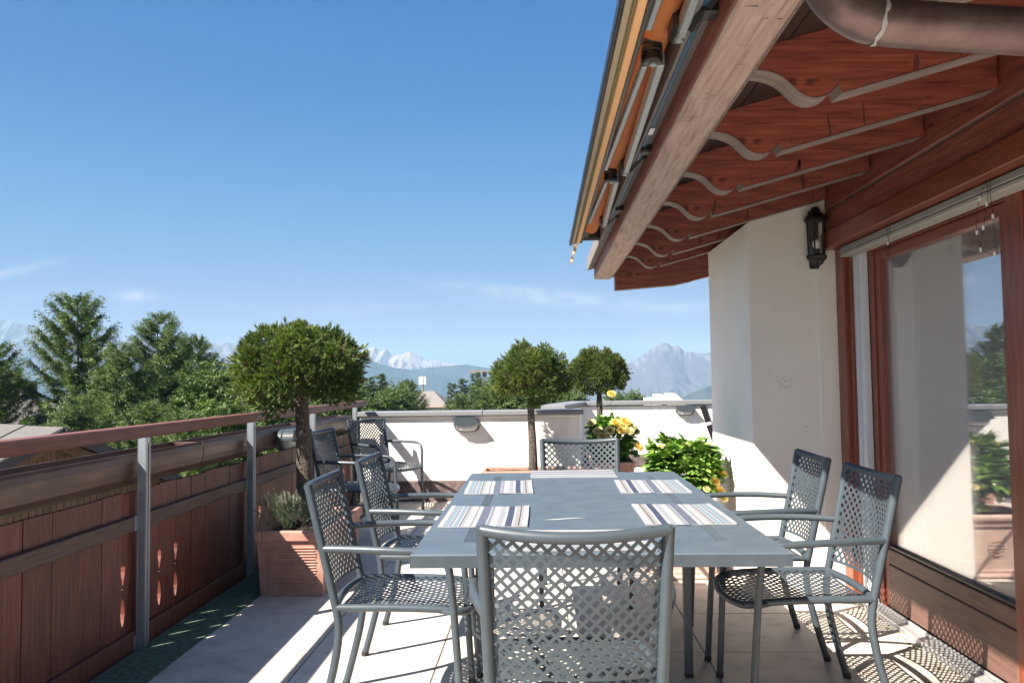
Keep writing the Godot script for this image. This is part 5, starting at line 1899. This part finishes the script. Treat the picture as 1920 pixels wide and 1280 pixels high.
# ------------------------------------------------------------------ buildings far off
func far_buildings() -> void:
	# chalet just below the fence
	var ap := W(78, 801, -16.0)
	var t := thing("wooden_chalet", "brown boarded chalet with grey slab roof below the fence at the left", "house", ap)
	var rd := Vector3(-.86, 0, -.5).normalized()      # ridge runs away to the left
	var gd := Vector3(.5, 0, -.86).normalized()       # along the gable, to the right
	var nrm := -rd
	var pitch := .47
	var half := 4.2
	var ov := .5
	var st := mb()
	var Lr := 9.0
	# left (sunlit) slope of big slabs, right slope dark
	for s in [-1.0, 1.0]:
		var rows := 5
		for i in rows:
			var u0 := i * (half / rows)
			var u1 := (i + 1) * (half / rows)
			for j in 6:
				st = mb()
				var a0 := j * 1.5 + .016 - ov
				var a1 := (j + 1) * 1.5 - .016 - ov
				var P := func(u: float, a: float, h: float) -> Vector3: return gd * s * u + rd * a + Vector3(0, -u * pitch + h, 0)
				var up = (Vector3.UP + gd * s * pitch).normalized()
				var lift := .02 * (j % 2)
				var q := [P.call(u0 + .004, a0, lift), P.call(u1 + .03, a0, lift), P.call(u1 + .03, a1, lift), P.call(u0 + .004, a1, lift)]
				var b := []
				for v in q: b.append(v - up * .05)
				poly(st, q, up)
				poly(st, b, -up)
				for e in 4: poly(st, [q[e], q[(e + 1) % 4], b[(e + 1) % 4], b[e]], (q[e] + q[(e + 1) % 4]) * .5 - (q[0] + q[2]) * .5)
				part(t, "roof_slab", st, M.slab_roof)
	# verge boards and soffit
	for s in [-1.0, 1.0]:
		st = mb()
		bar(st, Vector3(0, -.13, 0) + nrm * ov * .98, gd * s * half + Vector3(0, -half * pitch - .13, 0) + nrm * ov * .98, .06, .2, .005)
		part(t, "verge_board", st, M.dark_roof)
		st = mb()
		bar(st, Vector3(0, -.34, 0) + nrm * .14, gd * s * half + Vector3(0, -half * pitch - .34, 0) + nrm * .14, .18, .2, .005)
		part(t, "rafter", st, M.chalet_wood)
	# gable boards
	var rr := RandomNumberGenerator.new()
	rr.seed = 12
	st = mb()
	var nbd := 52
	for i in nbd:
		var x0 := lerpf(-3.6, 3.6, float(i) / nbd) + .008
		var x1 := lerpf(-3.6, 3.6, float(i + 1) / nbd) - .008
		var y0 := -pitch * absf(x0) - .1
		var y1 := -pitch * absf(x1) - .1
		var dep := rr.randf_range(0, .012)
		var q := [gd * x0 + Vector3(0, y0, 0) + nrm * dep, gd * x1 + Vector3(0, y1, 0) + nrm * dep, gd * x1 + Vector3(0, -5.5, 0) + nrm * dep, gd * x0 + Vector3(0, -5.5, 0) + nrm * dep]
		var b := []
		for v in q: b.append(v - nrm * .04)
		poly(st, q, nrm)
		poly(st, [q[1], q[2], b[2], b[1]], gd)
		poly(st, [q[0], q[3], b[3], b[0]], -gd)
	part(t, "gable_boards", st, M.chalet_wood, "stuff")
	st = mb()
	for s in [-1.0, 1.0]:
		poly(st, [gd * s * 3.55 + Vector3(0, -1.7, 0), gd * s * 3.55 + rd * 7.5 + Vector3(0, -1.7, 0), gd * s * 3.55 + rd * 7.5 + Vector3(0, -9, 0), gd * s * 3.55 + Vector3(0, -9, 0)], gd * s)
	poly(st, [gd * -3.55 + Vector3(0, -1.8, 0) - nrm * .05, gd * 3.55 + Vector3(0, -1.8, 0) - nrm * .05, gd * 3.55 + Vector3(0, -9, 0) - nrm * .05, gd * -3.55 + Vector3(0, -9, 0) - nrm * .05], nrm)
	part(t, "wall", st, M.far_white)
	# roof with chimney seen through the larches at the left edge
	var h1 := W(10, 752, -46.0)
	t = thing("distant_house", "house with pale roof and square chimney behind the larches at the left edge", "house", h1)
	gable_house(t, 9.0, 7.0, 4.0, 1.6, M.slab_roof)
	st = mb()
	bx(st, Vector3(-.8, .1, -.7), Vector3(.8, 1.0, .7), .02)
	part(t, "chimney", st, M.far_grey_roof)
	st = mb()
	bx(st, Vector3(-1.0, 1.0, -.9), Vector3(1.0, 1.12, .9), .02)
	lathe(st, [Vector2(.18, 1.12), Vector2(.18, 1.5), Vector2(.25, 1.52), Vector2(0, 1.7)], 10, Transform3D())
	part(t, "chimney_cap", st, M.far_grey_roof)
	# grey hipped roof house above the wall
	var h2 := W(795, 770, -72.0)
	t = thing("distant_house", "white house with grey hipped roof above the nearer parapet", "house", h2)
	st = mb()
	bx(st, Vector3(-2.2, -9, -4), Vector3(1.55, .45, 0), .02)
	part(t, "wall", st, M.far_white)
	st = mb()
	bx(st, Vector3(-3.6, -9, -3), Vector3(-2.22, .15, .3), .02)
	part(t, "wall", st, M.far_white)
	st = mb()
	var ev := .5
	var c := [Vector3(-2.8, ev, .7), Vector3(2.1, ev, .7), Vector3(2.1, ev, -4.7), Vector3(-2.8, ev, -4.7)]
	var r0 := Vector3(-1.2, 1.75, -2.0)
	var r1 := Vector3(.6, 1.75, -2.0)
	poly(st, [c[0], c[1], r1, r0], Vector3(0, 1, 1))
	poly(st, [c[1], c[2], r1], Vector3(1, 1, 0))
	poly(st, [c[2], c[3], r0, r1], Vector3(0, 1, -1))
	poly(st, [c[3], c[0], r0], Vector3(-1, 1, 0))
	poly(st, c, Vector3.DOWN)
	part(t, "roof", st, M.far_grey_roof)
	st = mb()
	bx(st, Vector3(-2.85, ev - .18, .72), Vector3(2.15, ev - .003, .78), .01)
	part(t, "eaves_board", st, M.fascia)
	for x in [-1.4, .5]:
		st = mb()
		bx(st, Vector3(x, -1.6, .002), Vector3(x + .8, -.5, .03), .01)
		part(t, "window", st, M.glass_dark)
	# mast with antenna panels
	var h3 := W(792, 712, -74.0)
	t = thing("antenna_mast", "thin mast with white antenna panels above the grey roof", "antenna mast", h3)
	st = mb()
	tube(st, [Vector3(0, -9, 0), Vector3(0, -.4, 0)], .09, 8)
	part(t, "mast", st, M.far_grey_roof)
	for x in [-.24, .0, .24]:
		st = mb()
		bx(st, Vector3(x - .1, -.45, .1 - absf(x) * .3), Vector3(x + .1, .25 if x != 0 else .3, .22 - absf(x) * .3), .03)
		part(t, "antenna_panel", st, M.far_white)
	# tower crane
	var h4 := W(905, 698, -160.0)
	t = thing("tower_crane", "orange tower crane jib over the treetops left of the middle pine", "crane", h4)
	st = mb()
	for i in 7:
		var x0 := -2.6 + i * .5
		bar(st, Vector3(x0, 0, 0), Vector3(x0 + .5, 0, 0), .1, .1, .0)
		bar(st, Vector3(x0, 0, 0), Vector3(x0 + .25, .35, 0), .07, .07, .0)
		bar(st, Vector3(x0 + .25, .35, 0), Vector3(x0 + .5, 0, 0), .07, .07, .0)
	bar(st, Vector3(-2.6, .35, 0), Vector3(.9, .35, 0), .1, .1, .0)
	part(t, "jib", st, M.crane)
	st = mb()
	bx(st, Vector3(.0, -.9, -.4), Vector3(.8, .1, .4), .02)
	part(t, "cab", st, M.dark_metal)
	st = mb()
	for i in 24:
		var y0 := -1.0 - i
		for s in [-.4, .4]: bar(st, Vector3(.4 + s, y0, 0), Vector3(.4 + s, y0 - 1, 0), .1, .1, 0)
		bar(st, Vector3(0, y0, 0), Vector3(.8, y0 - 1, 0), .07, .07, 0)
	part(t, "tower", st, M.crane)
	# white modern block with slanting fins at the right
	var h5 := W(1214, 752, -80.0)
	t = thing("modern_building", "white flat roofed building with two slanting fins over the far parapet", "building", h5)
	st = mb()
	bx(st, Vector3(0, -10, -4), Vector3(1.25, .30, 0), .02)
	part(t, "wing", st, M.far_white)
	for i in 2:
		st = mb()
		var x: float = [.8, 2.0][i]
		var top: float = [.66, .74][i]
		prism(st, PackedVector2Array([Vector2(x, -10), Vector2(x + 1.55, -10), Vector2(x + 1.55, -.1), Vector2(x + .6, top), Vector2(x, top)]), Transform3D(Basis(), Vector3(0, 0, -3.0 + .3 * i)), 3.2)
		part(t, "fin_block", st, M.far_white)
		st = mb()
		bar(st, Vector3(x + .62, top + .02, -1.4 + .3 * i), Vector3(x + 1.57, -.08, -1.4 + .3 * i), 3.2, .05, .0)
		part(t, "sloping_roof", st, M.far_grey_roof)
	for x in [.35, 1.05, 2.35]:
		st = mb()
		bx(st, Vector3(x, -.12, .21 if x > .9 else .002), Vector3(x + .35, .14, .53 if x > .9 else .03), .01)
		part(t, "window", st, M.glass_dark)

func gable_house(t: Node3D, w: float, d: float, hgt: float, rise: float, roof: Material) -> void:
	var st := mb()
	bx(st, Vector3(-w * .5, -rise - hgt - 6, -d), Vector3(w * .5, -rise, 0), .02)
	part(t, "wall", st, M.far_white)
	st = mb()
	var mid := -d * .5
	poly(st, [Vector3(-w * .55, -rise - .1, .5), Vector3(w * .55, -rise - .1, .5), Vector3(w * .55, 0, mid), Vector3(-w * .55, 0, mid)], Vector3(0, 1, 1))
	poly(st, [Vector3(-w * .55, -rise - .1, -d - .5), Vector3(w * .55, -rise - .1, -d - .5), Vector3(w * .55, 0, mid), Vector3(-w * .55, 0, mid)], Vector3(0, 1, -1))
	for s in [-.55, .55]: poly(st, [Vector3(w * s, -rise - .1, .5), Vector3(w * s, -rise - .1, -d - .5), Vector3(w * s, 0, mid)], Vector3(s, 0, 0))
	part(t, "roof", st, roof)

# ------------------------------------------------------------------ lamps and small things
func capsule(hw: float, hh: float, n: int) -> Array:
	var out := []
	for i in n:
		var a := TAU * i / n
		var x := cos(a)
		var y := sin(a)
		out.append(Vector2(signf(x) * (hw - hh) * (1.0 if absf(x) > .02 else 0.0) + x * hh, y * hh))
	return out

func loft(st: SurfaceTool, outline: Array, layers: Array, close := true) -> void:
	# layers: [scale, z]
	var n := outline.size()
	for i in layers.size() - 1:
		for k in n:
			var k2 := (k + 1) % n
			var p: Vector2 = outline[k]
			var q: Vector2 = outline[k2]
			var s0: float = layers[i][0]
			var s1: float = layers[i + 1][0]
			var m := (p + q) * .5
			poly(st, [Vector3(p.x * s0, p.y * s0, layers[i][1]), Vector3(q.x * s0, q.y * s0, layers[i][1]), Vector3(q.x * s1, q.y * s1, layers[i + 1][1]), Vector3(p.x * s1, p.y * s1, layers[i + 1][1])], Vector3(m.x, m.y, (s0 - s1) * .5))
	if close:
		var L: Array = layers[layers.size() - 1]
		var top := []
		for p in outline: top.append(Vector3(p.x * L[0], p.y * L[0], L[1]))
		poly(st, top, Vector3.BACK)

func lamps() -> void:
	var t := thing("bulkhead_lamp", "oval grey bulkhead lamp on the nearer white parapet", "lamp", Vector3(-.79, .80, -8.46), 0, "oval bulkhead lamps")
	var o := capsule(.138, .077, 32)
	var st := mb()
	loft(st, o, [[.96, 0.0], [1.0, .006], [1.0, .03], [.95, .042], [.88, .046]], true)
	part(t, "housing", st, M.lamp_body)
	st = mb()
	loft(st, o, [[.86, .044], [.84, .06], [.78, .08], [.66, .096], [.45, .106], [.2, .11]], true)
	part(t, "glass_cover", st, M.lamp_glass)
	st = mb()
	# hood over the upper half
	var up := []
	for p in o:
		if p.y > -.004: up.append(p)
	var hood := PackedVector2Array()
	for p in up: hood.append(p * .98)
	hood.append(Vector2(-.10, .0))
	hood.append(Vector2(-.05, -.016))
	hood.append(Vector2(.05, -.016))
	hood.append(Vector2(.10, .0))
	prism(st, hood, Transform3D(Basis(), Vector3(0, .002, .043)), .078)
	part(t, "hood", st, M.lamp_body)
	dup(t, Vector3(2.085, .80, -11.78), 0, "oval grey bulkhead lamp on the farther parapet near the house corner", "oval bulkhead lamps")
	dup(t, Vector3(-1.955, .835, -5.98), PI / 2, "dark bulkhead lamp fixed to the fence behind the biggest pine's trunk", "oval bulkhead lamps")
	# wall lantern
	t = thing("wall_lantern", "black half lantern with clear bulb on the cream wall beside the door", "lantern", Vector3(1.60, 1.88, -4.698))
	var c := Vector3(0, 0, .05)
	st = mb()
	bx(st, Vector3(-.028, .0, 0), Vector3(.028, .34, .010), .004)
	part(t, "back_plate", st, M.black)
	st = mb()
	lathe(st, [Vector2(0, .355), Vector2(.02, .352), Vector2(.026, .338), Vector2(.03, .325), Vector2(.045, .312), Vector2(.058, .290), Vector2(.068, .282), Vector2(.068, .272), Vector2(.054, .266), Vector2(.0, .266)], 6, Transform3D(Basis(), c), false)
	part(t, "lantern_roof", st, M.black)
	for k in 6:
		var a := TAU * k / 6.0
		st = mb()
		bar(st, c + Vector3(cos(a) * .052, .268, sin(a) * .052), c + Vector3(cos(a) * .046, .075, sin(a) * .046), .008, .008, .001)
		part(t, "glazing_bar", st, M.black)
		var b := TAU * (k + 1) / 6.0
		st = mb()
		poly(st, [c + Vector3(cos(a) * .049, .264, sin(a) * .049), c + Vector3(cos(b) * .049, .264, sin(b) * .049), c + Vector3(cos(b) * .044, .078, sin(b) * .044), c + Vector3(cos(a) * .044, .078, sin(a) * .044)], Vector3(cos(a) + cos(b), 0, sin(a) + sin(b)))
		part(t, "lantern_pane", st, M.glass)
	st = mb()
	lathe(st, [Vector2(0, .074), Vector2(.056, .074), Vector2(.06, .066), Vector2(.056, .052), Vector2(.04, .036), Vector2(.034, .022), Vector2(.02, .014), Vector2(.012, .002), Vector2(0, -.004)], 6, Transform3D(Basis(), c), false)
	part(t, "lantern_base", st, M.black)
	st = mb()
	lathe(st, [Vector2(0, .076), Vector2(.016, .076), Vector2(.016, .108), Vector2(0, .11)], 12, Transform3D(Basis(), c))
	part(t, "bulb_socket", st, M.black)
	st = mb()
	lathe(st, [Vector2(.011, .108), Vector2(.02, .125), Vector2(.024, .14), Vector2(.021, .155), Vector2(.012, .165), Vector2(0, .168)], 16, Transform3D(Basis(), c))
	part(t, "bulb", st, M.bulb)

func small_things() -> void:
	# string lights hooked over the blind
	var t := thing("string_lights", "thin wire string of tiny lamps dangling over the door head", "string lights", Vector3(1.68, 1.95, -3.3))
	var off := -t.position
	var wires := [
		[Vector3(1.695, 1.985, -3.93), Vector3(1.693, 1.95, -3.925), Vector3(1.693, 1.90, -3.915), Vector3(1.692, 1.86, -3.93), Vector3(1.692, 1.835, -3.925), Vector3(1.692, 1.845, -3.905), Vector3(1.693, 1.90, -3.917), Vector3(1.693, 1.95, -3.90), Vector3(1.695, 1.985, -3.89)],
		[Vector3(1.695, 1.985, -3.06), Vector3(1.692, 1.93, -3.10), Vector3(1.692, 1.86, -3.13), Vector3(1.692, 1.80, -3.13), Vector3(1.692, 1.74, -3.11), Vector3(1.694, 1.71, -3.07), Vector3(1.70, 1.70, -3.03), Vector3(1.70, 1.705, -2.98)],
		[Vector3(1.695, 1.985, -3.055), Vector3(1.692, 1.93, -3.045), Vector3(1.692, 1.88, -3.06), Vector3(1.692, 1.81, -3.085), Vector3(1.692, 1.74, -3.105)],
		[Vector3(1.695, 1.985, -3.03), Vector3(1.692, 1.93, -3.03), Vector3(1.692, 1.86, -3.02), Vector3(1.692, 1.78, -3.015), Vector3(1.692, 1.70, -3.0)]]
	for w in wires:
		var st := mb()
		var pts := smooth_path(w, 5)
		for i in pts.size(): pts[i] += off
		tube(st, pts, .0011, 5)
		part(t, "wire", st, M.rubber)
	for p in [Vector3(1.691, 1.895, -3.918), Vector3(1.691, 1.925, -3.10), Vector3(1.691, 1.80, -3.13), Vector3(1.691, 1.73, -3.108), Vector3(1.691, 1.895, -3.055), Vector3(1.691, 1.81, -3.085), Vector3(1.691, 1.84, -3.018), Vector3(1.698, 1.70, -3.03)]:
		var st := mb()
		tube(st, [p + off + Vector3(0, .008, 0), p + off - Vector3(0, .008, 0)], .0045, 8)
		part(t, "tiny_lamp", st, M.bulb)
	# curtain behind the glass
	t = thing("curtain", "grey blue curtain gathered at the left side inside the glass door", "curtain", Vector3(1.918, .04, -4.2))
	var st := mb()
	var n := 60
	for i in n:
		var q := []
		for c in [[i, 0], [i + 1, 0], [i + 1, 1], [i, 1]]:
			var u = c[0] / float(n)
			q.append(Vector3(sin(u * 40.0) * .026 + sin(u * 13.0) * .008, 1.96 if c[1] == 1 else 0.0, lerpf(-.33, -.03, u)))
		poly(st, q, Vector3.LEFT)
	part(t, "cloth", st, M.curtain)
	# picture on the room's back wall
	t = thing("framed_picture", "dark framed picture hanging on the wall inside the room", "picture", Vector3(5.38, 1.35, -2.6))
	st = mb()
	for s in [-1.0, 1.0]:
		bx(st, Vector3(-.03, s * .45 - .02, -.7), Vector3(.015, s * .45 + .02, .7), .003)
		bx(st, Vector3(-.03, -.43, s * .68 - .02), Vector3(.015, .43, s * .68 + .02), .003)
	part(t, "frame", st, M.dark_metal)
	st = mb()
	bx(st, Vector3(-.01, -.43, -.66), Vector3(.0, .43, .66), .001)
	part(t, "canvas", st, plain(lin(.35, .33, .30), .8))
	# dead leaves on the tiles by the sill
	var r := RandomNumberGenerator.new()
	r.seed = 18
	var xs := []
	var cs := []
	for i in 90:
		var z := r.randf_range(-4.55, -2.4)
		var x := 1.725 - absf(r.randfn()) * .02
		if i > 70:
			x = r.randf_range(.9, 1.6)
			z = r.randf_range(-4.6, -3.0)
		xs.append(Transform3D(basis_to(Vector3(r.randfn() * .3, 1, r.randfn() * .3), r.randf() * TAU, r.randf_range(.15, .45)), Vector3(x, .003, z)))
		cs.append(Color(.16, .10, .045).lerp(Color(.30, .22, .12), r.randf()))
	t = thing("dead_leaves", "scattered dry leaf litter along the door sill", "leaf litter")
	multi(t, "leaves", leaf_mesh(.05, .03, .5), xs, cs, M.leaf)
	t.set_meta("kind", "stuff")
